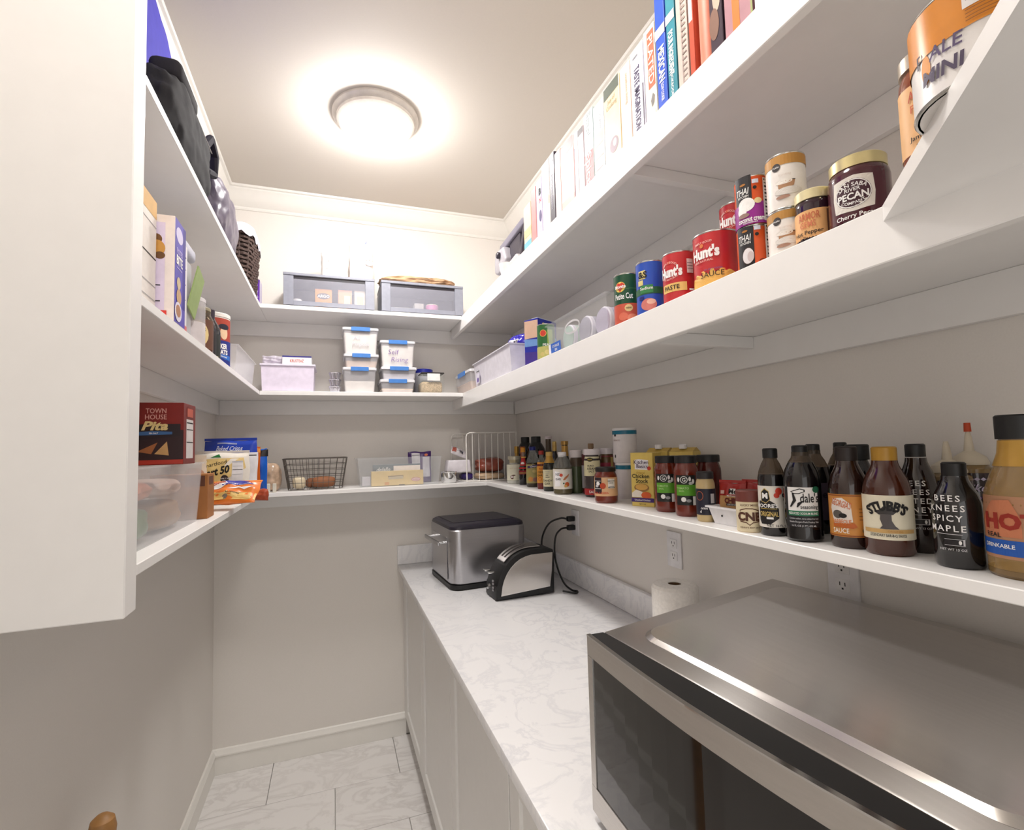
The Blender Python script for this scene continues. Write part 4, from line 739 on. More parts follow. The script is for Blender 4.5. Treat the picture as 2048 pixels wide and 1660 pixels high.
# local x runs toward the back wall
O('motor_head', MB().rprism([(.185, .105), (.185, .165), (.165, .205), (.06, .195), (.02, .125), (.05, .09), (.14, .085)], 1, -.038, .038, .012), S(160, 156, 162, rough=.4), t)
O('handle', MB().rprism([(.165, .200), (.150, .232), (-.14, .240), (-.175, .225), (-.165, .205), (.05, .196)], 1, -.020, .020, .007), mx_, t)
O('grip_post', MB().rprism([(-.170, .215), (-.140, .206), (-.085, .10), (-.12, .09)], 1, -.016, .016, .005), mg, t)
O('tail', MB().rprism([(.07, .095), (-.095, .105), (-.13, .075), (-.09, .052), (.06, .062)], 1, -.034, .034, .010), S(176, 170, 172, rough=.4), t)
O('gap_plate', MB().box(-.09, -.010, .104, .04, .010, .200, .003, 1), mg, t, 0)  # thin dark plate added to fill and darken the gap under the handle
O('knob', MB().lathe([(0, 0), (.015, 0), (.015, .014), (.010, .018), (0, .018)], 20).xf(Matrix.Translation((.10, .036, .165)) @ Matrix.Rotation(-PI/2, 4, 'X')), mg, t)
O('beater_socket', MB().lathe([(0, .012), (.014, .012), (.024, .05), (.024, .087), (0, .087)], 20, (.135, 0)), mx_, t)
O('stand_foot', MB().box(.08, -.040, .0005, .185, .040, .0118, .004, 2), mg, t)
O('power_cord', MB().tube([(-.12, 0, .075), (-.165, -.01, .06), (-.175, -.04, .012), (-.12, -.06, .006), (-.02, -.065, .006), (.04, -.05, .006)], .004, 8), S(220, 216, 214), t)

t = T('bowl', 'small white bowl in front of the hand mixer on the top right shelf', 'bowl', (1.246, 1.935, Z3))
O('bowl', MB().lathe([(0, .0005), (.016, .0005), (.019, .006), (.026, .028), (.029, .052), (.030, .055), (.028, .054), (.024, .030), (.016, .010), (0, .008)], 36), whitep, t)

# ================================================================== BACK WALL SHELVES
def drawer_bin(label, x0, x1, h, rz=0):
    y0, y1 = 2.612, 2.862; w, d = (x1-x0)/2, (y1-y0)/2
    t = T('drawer_bin', label, 'drawer bin', ((x0+x1)/2, (y0+y1)/2, Z3), rz, 'grey drawer bins on the top back shelf')
    gm = S(142, 144, 156, rough=.4); dk = S(30, 26, 36, rough=.4)
    O('base', MB().box(-w+.004, -d+.006, .0004, w-.004, d, .008), dk, t, 0)
    O('side', MB().box(-w, -d+.012, .0085, -w+.004, d, h-.014), gm, t, 0)
    O('side', MB().box(w-.004, -d+.012, .0085, w, d, h-.014), gm, t, 0)
    O('back', MB().box(-w+.0045, d-.004, .0085, w-.0045, d, h-.014), gm, t, 0)
    O('top', MB().box(-w-.002, -d, h-.0138, w+.002, d+.002, h, .002, 1), gm, t, 0)
    f0, f1, a = -d, -d+.010, .045
    fr = O('front_frame', MB().box(-w, f0, .010, -w+a, f1, h-.016, .001, 1), gm, t, 0)
    O('front_post', MB().box(w-a, f0, .010, w, f1, h-.016, .001, 1), gm, t, 0)
    O('front_rail', MB().box(-w+a+.0003, f0, .010, w-a-.0003, f1, .032, .001, 1), gm, t, 0)
    O('front_slot', MB().box(-w+a+.0003, f1-.002, h-.030, w-a-.0003, f1, h-.016), dk, t, 0)
    O('window_pane', MB().box(-w+a+.0003, f0+.003, .0325, w-a-.0003, f0+.005, h-.0305), M('pane_plastic', (214, 214, 228), .25, clear=.8), t, 0)
    return t
drawer_bin('left grey drawer bin with clear window on the top back shelf', .336, .764, .172)
drawer_bin('right grey drawer bin with clear window on the top back shelf', .800, 1.232, .172)
def boxthing(name, label, cat, x0, y0, z0, x1, y1, z1, mat, pr=(), prx=(), group=None, bev=.001, rz=0):
    t = T(name, label, cat, ((x0+x1)/2, (y0+y1)/2, z0), rz, group); w, d, h = (x1-x0)/2, (y1-y0)/2, z1-z0
    O('carton', MB().box(-w, -d, 0, w, d, h, bev, 1), mat, t, 0)
    if pr: prints(t, flatmap((0, -d, h/2), (1, 0, 0), (0, 0, 1)), pr)
    if prx: prints(t, flatmap((w, 0, h/2), (0, 1, 0), (0, 0, 1)), prx)
    return t
zi = Z3+.0085
boxthing('starch_box', 'orange box with dark oval inside the left grey drawer bin', 'box', .478, 2.66, zi, .558, 2.72, zi+.105, S(226, 150, 50), [('e', 0, .016, .032, .016, S(70, 60, 60)), ('t', 'ARGO', 0, .016, .014, WHT, {'bold': .04})])
boxthing('baking_box', 'coral orange box inside the left grey drawer bin', 'box', .588, 2.66, zi, .655, 2.72, zi+.108, S(236, 160, 110), [('r', .01, .0, .03, .05, S(240, 206, 170))])
boxthing('baking_box', 'pale yellow box at right inside the left grey drawer bin', 'box', .668, 2.66, zi, .722, 2.72, zi+.110, S(240, 226, 200), [('r', 0, .0, .03, .05, S(236, 216, 150))])
V('spice_jar', 'white round lid at the left inside the left grey drawer bin', 'jar', .395, 2.68, zi, .022, .05, 'cyl', whitep)
boxthing('baking_box', 'low cream box inside the right grey drawer bin', 'box', .868, 2.66, zi, .955, 2.72, zi+.038, S(228, 220, 202))
boxthing('baking_box', 'grey green box in the middle of the right grey drawer bin', 'box', .975, 2.66, zi, 1.025, 2.72, zi+.066, S(190, 186, 180))
V('spice_jar', 'pink jar with cream lid inside the right grey drawer bin', 'jar', 1.075, 2.69, zi, .034, .068, 'cyl', S(206, 120, 170), cap=(.95, .7, 1, S(226, 214, 190)), pr=[('r', -.014, -.008, .020, .022, WHT)])
zt = Z3+.1722
def flour_bag(label, x0, x1, y0, y1, h, mat, pr, seed, lean=0):
    t = T('flour_bag', label, 'bag', ((x0+x1)/2, (y0+y1)/2, zt), 0, 'white paper bags on the left drawer bin'); w, d = (x1-x0)/2, (y1-y0)/2
    rr = random.Random(seed); m = MB(); lv_ = 9; n = 24
    for j in range(lv_+1):
        f = j/lv_; zz = h*f; tp = 1-max(0, f-.72)/.28; dd = d*(.12+.88*min(1, tp*1.15))
        for i in range(n):
            a = 2*PI*i/n; c_, s_ = math.cos(a), math.sin(a); k = 4
            q = (abs(c_)**k+abs(s_)**k)**(-1/k)
            m.v.append((w*.97*q*c_+rr.uniform(-.003, .003)+lean*f*f, dd*q*s_+rr.uniform(-.003, .003), zz+rr.uniform(-.002, .002)*(0 < j < lv_)))
    for j in range(lv_):
        for i in range(n): m.f.append((j*n+i, j*n+(i+1) % n, (j+1)*n+(i+1) % n, (j+1)*n+i))
    m.f.append(tuple(reversed(range(n)))); m.f.append(tuple(range(lv_*n, lv_*n+n)))
    O('paper_bag', m, mat, t, 50)
    if pr: prints(t, flatmap((0, -d-.004, h*.45), (1, 0, 0), (0, 0, 1)), pr)
    return t
flour_bag('square white paper bag with small grey lines on the left drawer bin', .505, .640, 2.66, 2.76, .165, S(244, 240, 236), [('r', -.035, .052, .035, .003, grey), ('r', -.035, .038, .02, .003, grey), ('r', -.035, .016, .02, .003, grey), ('r', -.025, -.018, .05, .003, grey)], 5)
flour_bag('taller crumpled white bag with pink prints beside the square white bag', .645, .765, 2.66, 2.75, .215, S(246, 240, 238), [('e', .030, .045, .016, .032, S(236, 206, 200)), ('e', .038, .0, .020, .014, S(240, 214, 208)), ('r', .0, .012, .03, .003, S(190, 170, 200)), ('r', -.015, -.020, .03, .003, grey), ('p', [(.016, .098), (.026, .120), (.023, .100)], S(96, 110, 190))], 8)
def crumple(label, name, cat, c, sx, sy, sz, mat, seed, amp, sub=4, rz=0, group=None, freq=3.0):
    from mathutils import noise
    t = T(name, label, cat, c, rz, group); b = bmesh.new(); bmesh.ops.create_icosphere(b, subdivisions=sub, radius=1)
    for v in b.verts:
        p = v.co.copy(); k = 3.2
        q = (abs(p.x)**k+abs(p.y)**k+abs(p.z)**k)**(-1/k); p = p*q
        d = noise.noise(Vector((p.x*freq*sx/.1+seed, p.y*freq*sy/.1, p.z*freq+seed)))*.7+noise.noise(Vector((p.x*freq*2.3*sx/.1, p.y*freq*2.3*sy/.1+seed, p.z*freq*2)))*.4
        p = p*(1+amp*d)
        v.co = Vector((p.x*sx, p.y*sy, max(0, (p.z+1)*sz)))
    return t, O('body', MB().bm(b), mat, t, 30)
crumple('crumpled brown paper bag lying on the right grey drawer bin', 'paper_bag', 'bag', (1.005, 2.73, zt+.0003), .20, .10, .024, S(196, 160, 126, rough=.85), 3, .22, freq=2.2)
# middle back shelf
t = T('drawer_box', 'plain white plastic box with rim on the middle back shelf', 'box', (.357, 2.715, Z2))
O('body', MB().prism([(-.113, .004), (.113, .004), (.118, .124), (-.118, .124)], 1, -.10, .10), S(226, 216, 234, rough=.4), t, 0)
O('rim', MB().box(-.124, -.106, .1245, .124, .106, .134, .002, 1), S(230, 222, 238, rough=.4), t, 0)
O('foot', MB().box(-.10, -.095, .0004, .10, .095, .0039), S(40, 36, 40), t, 0)
boxthing('mix_box', 'flat white and navy box with red lettering on the plain white box', 'box', .330, 2.63, Z2+.1344, .462, 2.74, Z2+.178, S(236, 232, 236), [('r', 0, .018, .132, .007, S(44, 40, 130)), ('t', 'KRUSTEAZ', .0, -.003, .014, S(206, 110, 90), {'w': .062})])
bag('paper_slip', 'thin white plastic wrap lying on the plain white box', 'wrap', (.285, 2.66, Z2+.1344), 0, .09, .045, .03, M('wrap', (226, 218, 232), .3, clear=.4), (), 31, wr=.005)
for k, lb in enumerate(('bottom', 'middle', 'top')):
    t = T('foil_cup', f'{lb} of three stacked shiny foil cups left of the flour boxes', 'cup', (.571, 2.652, Z2+.034*k), 0, 'stacked foil cups')
    m = MB(); n = 48
    pf = [(.020, .0005), (.028, .029), (.030, .031), (.030, .033), (.026, .033)]
    m.v.append((0, 0, .0005))
    for r_, h_ in pf:
        for i in range(n):
            w_ = 1+.035*(1 if i % 2 else -1)*(1 if h_ < .03 else 0); m.v.append((r_*w_*math.cos(2*PI*i/n), r_*w_*math.sin(2*PI*i/n), h_))
    for i in range(n): m.f.append((0, 1+(i+1) % n, 1+i))
    for j in range(len(pf)-1):
        for i in range(n): m.f.append((1+j*n+i, 1+j*n+(i+1) % n, 1+(j+1)*n+(i+1) % n, 1+(j+1)*n+i))
    O('cup', m, S(206, 204, 212, rough=.22, metal=.9), t, 20)
LB = 'frosted flour boxes with blue latches'
pen = S(120, 90, 150)
latch_box('bottom left flour box with sloping flour level, beside the foil cups', .606, 2.612, .772, 2.80, Z2, .128, .058, 'y', LB)
latch_box('middle box of the left flour stack, with tan contents', .612, 2.622, .784, 2.81, Z2+.1284, .070, .034, 'y', LB, fillmat=S(214, 186, 160))
latch_box('top box of the left flour stack, reading All Purpose faintly', .606, 2.618, .784, 2.80, Z2+.1988, .134, .105, 'y', LB, [('t', 'All', -.02, .022, .022, S(206, 200, 210), {'bold': 0}), ('t', 'Purpose', .0, -.010, .020, S(206, 200, 210), {'bold': 0, 'w': .08})])
latch_box('bottom box of the right flour stack, nearly empty', .788, 2.612, .966, 2.80, Z2, .070, .022, 'y', LB, fillmat=S(234, 218, 204))
latch_box('middle box of the right flour stack, with grey contents', .794, 2.618, .978, 2.81, Z2+.0704, .066, .030, 'y', LB, fillmat=S(206, 202, 206))
latch_box('top box of the right flour stack, reading Self Rising in purple', .790, 2.622, .972, 2.81, Z2+.1368, .138, .110, 'y', LB, [('t', 'Self', -.022, .016, .026, pen, {'bold': -.008, 'shear': .15}), ('t', 'Rising', .008, -.024, .024, pen, {'bold': -.008, 'shear': .2, 'w': .088})])
# grain jar and blue tub
t = T('grain_jar', 'square glass jar of oats with white tag and black rim', 'jar', (1.062, 2.70, Z2))
O('glass', MB().box(-.070, -.062, .0005, .066, .062, .108, .018, 4), clearglass, t)
O('grains', MB().box(-.060, -.054, .006, .056, .054, .066, .014, 3), M('oats', (196, 172, 140), .9, var=.35, scale=160, bump=.6), t)
O('lid', MB().box(-.058, -.055, .109, .066, .055, .116, .002, 1), S(40, 34, 32), t, 0)
O('tag', MB().box(-.028, -.0655, .070, .040, -.0635, .108), paper, t, 0)
t = V('blue_tub', 'round tub with blue lid behind the oats jar', 'tub', 1.045, 2.825, Z2, .052, .155, 'cyl', S(214, 214, 226), cap=(1.02, .86, 1, S(40, 50, 160, rough=.35)))
# lowest back shelf: dark wire basket
def wire_basket():
    t = T('wire_basket', 'rectangular dark wire basket holding potato and onion on the lowest back shelf', 'basket', (.478, 2.735, Z1))
    w, d, h = .150, .115, .150
    def pt(a, f):   # rounded rectangle loop, tapering
        k = .84+.16*f; c_, s_ = math.cos(a), math.sin(a); q = (abs(c_)**6+abs(s_)**6)**(-1/6); return (w*k*q*c_, d*k*q*s_, .003+h*f)
    for f in (0, .22, .42, .62, .80): O('hoop', MB().tube([pt(2*PI*i/48, f) for i in range(48)], .0013, 6, True), wire_d, t)
    O('rim', MB().tube([pt(2*PI*i/48, 1) for i in range(48)], .0026, 6, True), wire_d, t)
    for i in range(36): a = 2*PI*(i+.5)/36; O('upright', MB().tube([pt(a, 0), pt(a, .5), pt(a, 1)], .0012, 5), wire_d, t)
    for i in range(-4, 5): O('floor_wire', MB().tube([(i*.028, -d*.84, .003), (i*.028, d*.84, .003)], .0012, 5), wire_d, t)
    return t
wire_basket()
crumple('brown potato lying in the dark wire basket', 'potato', 'potato', (.515, 2.735, Z1+.0045), .058, .042, .027, S(150, 96, 62, rough=.7), 2, .10, 3, freq=.6)
crumple('second smaller brown potato beside the large potato in the wire basket', 'potato', 'potato', (.462, 2.78, Z1+.0045), .034, .030, .024, S(140, 88, 58, rough=.7), 9, .10, 3, freq=.6)
crumple('pale onion in the left end of the dark wire basket', 'onion', 'onion', (.400, 2.72, Z1+.0045), .030, .030, .030, S(222, 206, 176, rough=.4), 4, .05, 3, freq=.6)
# clear bin of boxes
open_bin('plastic_bin', 'long clear plastic bin holding pasta boxes on the lowest back shelf', .672, 2.615, 1.100, 2.86, Z1, .146, clearp, .016)
zi = Z1+.0026
boxthing('pasta_box', 'long yellow cardboard box with window slot and pink oval', 'box', .742, 2.640, zi, 1.005, 2.672, zi+.074, S(232, 204, 142), [('p', [(-.05, .012), (.028, .014), (.028, .003), (-.046, .001)], S(150, 130, 100)), ('p', [(-.046, .008), (.027, .010), (.027, -.004), (-.048, -.006)], S(206, 190, 160)), ('r', -.055, -.026, .022, .014, S(226, 160, 100)), ('e', .092, -.010, .024, .010, S(206, 120, 130)), ('e', .092, -.010, .0215, .008, S(240, 206, 206)), ('t', 'Ronzoni', .092, -.010, .007, S(206, 120, 130)), ('r', .02, -.034, .03, .003, BLK)])
boxthing('pasta_box', 'slate grey box reading Lasagna behind the long yellow box', 'box', .755, 2.70, zi, 1.000, 2.725, zi+.106, S(112, 122, 128), [('t', 'delallo', -.070, .028, .022, WHT, {'shear': .4, 'w': .07}), ('r', -.07, .012, .10, .003, WHT), ('t', 'LASAGNA', -.068, .002, .012, S(220, 224, 220), {'w': .085})])
boxthing('paper_card', 'blank white card slotted between the yellow and slate boxes', 'card', .858, 2.684, zi, .996, 2.690, zi+.098, S(242, 232, 228), bev=0)
bag('rice_bag', 'purple bag with white nutrition label at right end of the clear bin', 'bag', (1.010, 2.785, zi), 0, .125, .168, .035, S(70, 34, 110, rough=.35), [('r', -.022, .13, .044, .06, S(230, 226, 232)), ('r', -.022, .148, .04, .002, BLK), ('e', .034, .150, .010, .007, S(226, 130, 90)), ('r', .034, .085, .040, .11, S(222, 218, 228)), ('r', -.03, .06, .05, .08, S(214, 208, 222))], 41, wr=.002)
boxthing('tea_box', 'small pale box in the left corner of the clear bin', 'box', .700, 2.70, zi, .742, 2.75, zi+.045, S(210, 206, 212))
# steel measuring cup
t = T('measuring_cup', 'small stainless steel cup between clear bin and white wire basket', 'cup', (1.146, 2.665, Z1))
O('bowl', MB().lathe([(0, .0005), (.036, .0005), (.040, .006), (.0425, .055), (.045, .058), (.0445, .060), (.041, .057), (.038, .008), (0, .004)], 40), chrome, t)
O('handle', MB().box(.044, -.008, .050, .105, .008, .053, .001, 1).xf(Matrix.Rotation(R(20), 4, 'Z')), chrome, t, 0)
# white wire rack with packets
t = T('wire_rack', 'white wire rack standing in the corner of the lowest shelf', 'rack', (1.335, 2.735, Z1+.003), 0)
w0, d0, h0 = .100, .115, .262
for k, yy in ((0, -d0), (1, d0)):
    x0_, x1_ = (-w0, .178) if k == 0 else (-w0-.03, .17)
    pts = [(x0_, yy, 0), (x0_, yy, h0-.02), (x0_+.006, yy, h0-.006), (x0_+.02, yy, h0), (x1_, yy, h0)]
    O('frame', MB().tube(pts, .0034, 8), wire_w, t)
    O('base_bar', MB().tube([(x0_, yy, .002), (x1_, yy, .002)], .003, 6), wire_w, t)
    for i in range(8): xx = x0_+.034+i*.036; O('upright', MB().tube([(xx, yy, .002), (xx, yy, h0)], .0018, 6), wire_w, t)
for i in range(5): O('floor_wire', MB().tube([(-w0+.0+i*.02-.02*0, -d0, .002), (-w0-.03+i*.02, d0, .002)], .002, 6), wire_w, t)
rk = Z1+.008
bag('salad_packet', 'white packet with printed black square tilted on the rack tray', 'packet', (1.222, 2.745, Z1+.140), R(8), .10, .050, .03, S(228, 222, 226, rough=.3), [('p', [(-.046, .012), (-.046, .04), (-.026, .042), (-.022, .014)], S(190, 96, 80)), ('r', .006, .024, .026, .022, S(60, 54, 70)), ('r', .006, .024, .014, .012, lgrey)], 51, tilt=R(-30), wr=.003, roll=R(22))
t = T('paper_tray', 'white curved sleeve hanging on the left of the white wire rack', 'sleeve', (1.224, 2.765, Z1+.050))
O('shell', MB().rprism([(-.075, .004), (-.066, .068), (.058, .068), (.064, .0), (.0, -.004)], 1, -.045, .045, .008), S(232, 226, 232, rough=.4), t)
crumple('reddish bag of dried fruit lying in the white wire rack', 'snack_bag', 'bag', (1.395, 2.735, Z1+.046), .075, .070, .040, S(150, 76, 60, rough=.25), 13, .16, 4, freq=1.6)
crumple('cream bread bag under the reddish bag in the wire rack', 'bread_bag', 'bag', (1.392, 2.73, Z1+.0062), .080, .075, .019, S(206, 178, 146, rough=.3), 17, .10, 4, freq=1.4)
crumple('navy blue snack bag at the lower right of the wire rack', 'snack_bag', 'bag', (1.552, 2.75, Z1+.0012), .020, .075, .034, S(32, 36, 84, rough=.25), 19, .12, 4, freq=1.6)
crumple('small purple bag under the white sleeve of the wire rack', 'snack_bag', 'bag', (1.270, 2.775, Z1+.0062), .036, .050, .019, S(52, 34, 104, rough=.25), 20, .12, 3, freq=1.6)
# bread bag and clear packets at left end of the lowest back shelf
crumple('clear bag of bread rolls left of the dark wire basket', 'bread_bag', 'bag', (.272, 2.72, Z1+.0005), .046, .060, .068, M('bread_bag_plastic', (206, 176, 150), .2, clear=.12, var=.3, scale=30), 23, .14, 4, freq=1.3)
boxthing('cracker_sleeve', 'pale cracker piece leaning at the foot of the bread bag', 'cracker', .262, 2.598, Z1+.0005, .282, 2.612, Z1+.042, S(226, 222, 206), bev=.002, group='pale cracker pieces')
boxthing('cracker_sleeve', 'second pale cracker piece right of the leaning cracker', 'cracker', .292, 2.600, Z1+.0005, .308, 2.612, Z1+.042, S(222, 216, 200), bev=.002, group='pale cracker pieces')

# ================================================================== LEFT SHELVES
# lowest left shelf
open_bin('plastic_bin', 'frosted bin of snack packets under the red cracker box', .030, 1.085, .208, 1.660, Z1, .166, M('frosted_clear', (232, 230, 232), .3, clear=.73, var=.02), .012)
zi = Z1+.003
for i, (yy, zz, cc, lb, sx, sy, sz) in enumerate(((1.26, .085, (216, 120, 70), 'orange crinkled snack packet on top inside the frosted snack bin', .06, .13, .022), (1.50, .082, (226, 196, 180), 'pale pink snack packet at far end inside the frosted bin', .06, .10, .022), (1.25, .0, (80, 140, 70), 'green snack packet low in the near end of the frosted bin', .06, .12, .036), (1.50, .0, (190, 150, 110), 'tan snack packet low in the far end of the frosted bin', .06, .11, .036))):
    crumple(lb, 'snack_packet', 'packet', (.120, yy, zi+zz), sx, sy, sz, S(*cc, rough=.3), 30+i, .12, 4, freq=1.4)
t = T('cracker_box', 'dark red cracker box reading Pita standing on the frosted snack bin', 'box', (.168, 1.392, Z1+.1665))
w, d, h = .068, .052, .142
O('carton', MB().box(-w, -d, 0, w, d, h, .001, 1), S(120, 26, 20, rough=.4), t, 0)
prints(t, flatmap((0, -d, h/2), (1, 0, 0), (0, 0, 1)), [('r', 0, -.028, .136, .072, S(40, 18, 22)), ('p', [(-.066, .012), (-.012, .022), (.062, .022), (.062, -.006), (-.066, -.02)], S(30, 14, 20)), ('t', 'TOWN', .014, .052, .011, S(206, 150, 140), {'w': .040}), ('t', 'HOUSE', .014, .038, .011, S(206, 150, 140), {'w': .042}),
  ('t', 'Pita', .012, .018, .019, S(214, 190, 130), {'shear': .3, 'bold': .04, 'w': .052}), ('p', [(-.028, -.004), (.046, -.002), (.046, .004), (.01, .006), (-.028, .004)], S(52, 92, 140)), ('t', 'SEA SALT', .010, .001, .003, WHT), ('p', [(-.022, -.040), (.018, -.020), (.006, -.046)], S(150, 92, 50)), ('p', [(.012, -.046), (.036, -.018), (.040, -.050)], S(190, 150, 96)), ('p', [(-.06, -.024), (-.03, -.026), (-.046, -.048)], S(70, 110, 130)), ('r', 0, -.0645, .136, .010, S(170, 50, 34))])
prints(t, flatmap((w, 0, h/2), (0, 1, 0), (0, 0, 1)), [('r', 0, -.012, .060, .092, S(216, 210, 208)), ('r', 0, .026, .054, .003, BLK), ('r', 0, .010, .054, .002, BLK), ('r', 0, -.02, .054, .002, BLK), ('r', 0, .050, .05, .02, S(190, 90, 70))])
boxthing('cardboard_box', 'plain brown cardboard carton between the frosted bin and popcorn bag', 'box', .070, 1.690, Z1+.0005, .214, 1.775, Z1+.130, S(160, 104, 56, rough=.8), [('r', .04, .045, .05, .03, S(96, 54, 34))], [('r', .0, .045, .05, .024, S(96, 54, 34))])
sm = [('p', [(-.09, .06), (-.085, .145), (.085, .150), (.09, .11), (.03, .07), (-.04, .055)], S(232, 204, 136)), ('p', [(-.03, .15), (.0, .162), (.01, .15)], S(40, 120, 60)), ('t', 'Smartfood', -.012, .128, .014, BLK, {'rot': 12, 'bold': 0, 'w': .086}), ('t', 'Smart 50', -.016, .098, .026, BLK, {'rot': 12, 'shear': .3, 'bold': .04, 'w': .118}), ('e', .026, .070, .014, .017, S(44, 30, 34)), ('t', 'ONLY 50', .026, .074, .005, WHT), ('t', 'CAL', .026, .066, .005, WHT), ('e', -.022, .038, .022, .026, S(222, 194, 130)), ('e', .030, .034, .012, .012, S(196, 160, 110)),
      ('r', .066, .095, .034, .085, S(226, 224, 226)), ('r', .066, .134, .034, .006, S(190, 190, 196)), ('r', .066, .118, .030, .0012, grey), ('r', .066, .105, .030, .0024, BLK), ('r', .066, .088, .030, .0012, grey), ('r', .064, .038, .012, .016, S(170, 168, 170))]
def up(it, d):
    return ('p', [(q[0], q[1]+d) for q in it[1]], *it[2:]) if it[0] == 'p' else ((it[0], it[1], it[2], it[3]+d, *it[4:]) if it[0] == 't' else (it[0], it[1], it[2]+d, *it[3:]))
sm = [up(q, .022) for q in sm]
bag('popcorn_bag', 'white and yellow popcorn bag reading 50 on the left shelf', 'bag', (.165, 2.14, Z1+.001), R(-12), .200, .190, .07, S(238, 232, 222, rough=.3), sm, 61, crimp=(.008, S(230, 226, 222)), pinch=.35)
bag('chip_bag', 'royal blue crisps bag standing behind the popcorn bag', 'bag', (.165, 2.33, Z1+.001), R(-10), .20, .240, .055, S(40, 70, 180, rough=.2), [('r', -.01, .228, .075, .006, S(150, 160, 200)), ('t', 'Baked Crisps', .0, .208, .018, S(220, 226, 244), {'shear': .4, 'w': .100}), ('r', .078, .10, .05, .18, S(228, 226, 230)), ('r', .078, .178, .04, .004, BLK), ('e', -.05, .150, .05, .03, S(214, 180, 120)), ('e', -.062, .165, .016, .012, S(40, 120, 60)), ('e', .01, .160, .016, .008, S(40, 120, 60))], 62, crimp=(.010, S(36, 64, 170)), pinch=.35)
bag('chip_bag', 'white chip bag peeking between the cracker box and popcorn bag', 'bag', (.075, 2.075, Z1+.001), R(-20), .13, .185, .05, S(226, 210, 190, rough=.3), [('e', .03, .12, .03, .02, S(200, 150, 120)), ('t', 'veg', .03, .09, .014, S(120, 80, 60))], 63)
bag('chip_bag', 'orange bag standing behind the right edge of the blue crisps bag', 'bag', (.215, 2.44, Z1+.001), R(-20), .10, .215, .05, S(196, 92, 24, rough=.3), [('r', .0, .198, .1, .02, S(230, 150, 60))], 64)
bag('chip_bag', 'bright blue and black bag tip above the clear bread bag', 'bag', (.243, 2.545, Z1+.001), R(-16), .070, .205, .05, S(24, 90, 190, rough=.25), [('r', .0, .185, .08, .03, S(30, 26, 30))], 65)
bag('granola_packet', 'orange and blue packet with bowl picture lying at the shelf corner', 'packet', (.222, 1.885, Z1+.024), R(-10), .185, .105, .045, S(222, 120, 46, rough=.3), [('p', [(-.09, .004), (-.09, .035), (.092, .040), (.092, .01)], S(222, 186, 110)), ('p', [(-.02, .06), (-.03, .098), (.04, .098), (.075, .078), (.03, .070)], S(60, 64, 160)), ('t', 'HONEY GRAHAM', .030, .076, .006, WHT, {'rot': 10}), ('e', -.040, .074, .034, .022, WHT), ('e', -.040, .082, .026, .012, S(176, 70, 40)), ('p', [(.0, .05), (.03, .062), (.045, .054), (.08, .066), (.05, .050), (.03, .056)], WHT), ('t', '90 calories', .02, .030, .007, BLK), ('e', -.0, .016, .009, .008, S(120, 110, 100))], 66, tilt=R(-52), crimp=(.006, S(226, 140, 60)), wr=.004, pinch=.4)
bag('granola_packet', 'rust coloured packet tip beside the popcorn bag foot', 'packet', (.290, 2.20, Z1+.001), R(-30), .07, .045, .04, S(170, 70, 40, rough=.3), (), 67)
# middle left shelf
def nut(x, y, w, h):   # nutrition panel marks
    return [('r', x, y, w, h, S(232, 228, 226)), ('r', x, y+h*.40, w*.9, h*.02, BLK), ('r', x, y+h*.2, w*.9, h*.01, BLK), ('r', x, y-h*.05, w*.9, h*.012, BLK), ('r', x, y-h*.3, w*.9, h*.01, BLK)]
boxthing('cereal_box', 'tall white cereal box with tan top, nearest the end panel', 'box', .060, 1.105, Z2+.0005, .203, 1.247, Z2+.256, S(226, 220, 214), (), [('r', 0, .108, .140, .038, S(206, 164, 100)), ('r', .0, .07, .138, .0016, grey), ('r', .0, .0, .138, .0024, BLK), ('r', 0, -.06, .138, .0016, grey), ('r', 0, -.09, .138, .0016, grey)])
boxthing('cereal_box', 'blue sided cereal box reading BITE with white back panel', 'box', .065, 1.252, Z2+.0005, .236, 1.336, Z2+.235, S(238, 226, 220), [('r', .0, .0, .135, .20, S(222, 208, 232)), ('e', .050, .062, .012, .012, S(120, 80, 40)), ('e', .052, .042, .016, .018, S(206, 150, 70)), ('e', .058, .026, .010, .008, S(110, 74, 40)), ('p', [(.03, -.095), (.072, -.095), (.072, -.115), (.04, -.115)], S(214, 60, 50)), ('r', .05, -.04, .02, .002, BLK), ('r', .05, -.075, .02, .002, BLK)],
  [('r', 0, .0, .082, .233, S(88, 78, 176)), ('r', .030, .02, .022, .19, S(52, 40, 140)), ('e', -.008, .085, .026, .018, S(206, 200, 230)), ('t', 'FROSTED', -.008, .046, .012, S(196, 186, 230), {'w': .044}), ('t', 'BITE', -.008, .026, .020, WHT, {'bold': .03, 'w': .046}), ('r', -.008, .008, .04, .002, S(190, 180, 220)), ('e', -.012, -.025, .014, .014, S(206, 186, 150)), ('e', -.010, -.055, .018, .018, S(196, 160, 120)), ('e', -.014, -.090, .026, .022, S(220, 214, 230)), ('e', -.014, -.088, .018, .014, S(176, 124, 90))])
boxthing('cereal_box', 'grey white cereal box with nutrition panel right of the blue box', 'box', .060, 1.340, Z2+.0005, .222, 1.410, Z2+.222, S(220, 216, 218), (), nut(0, .02, .05, .15)+[('r', 0, -.10, .066, .024, S(206, 110, 110)), ('t', 'Z', 0, -.10, .014, WHT)])
t = T('storage_container', 'tall clear lidded container with green card behind the cereal boxes', 'container', (.135, 1.480, Z2))
O('shell', MB().box(-.070, -.062, .0005, .068, .062, .225, .012, 3), M('clear_tub', (222, 224, 230), .3, clear=.55), t)
O('lid', MB().box(-.076, -.066, .2255, .076, .066, .262, .012, 3), M('lid_soft', (214, 216, 232), .35, clear=.25), t)
O('contents', MB().box(-.060, -.054, .006, .058, .054, .10, .008, 2), S(214, 196, 176), t)
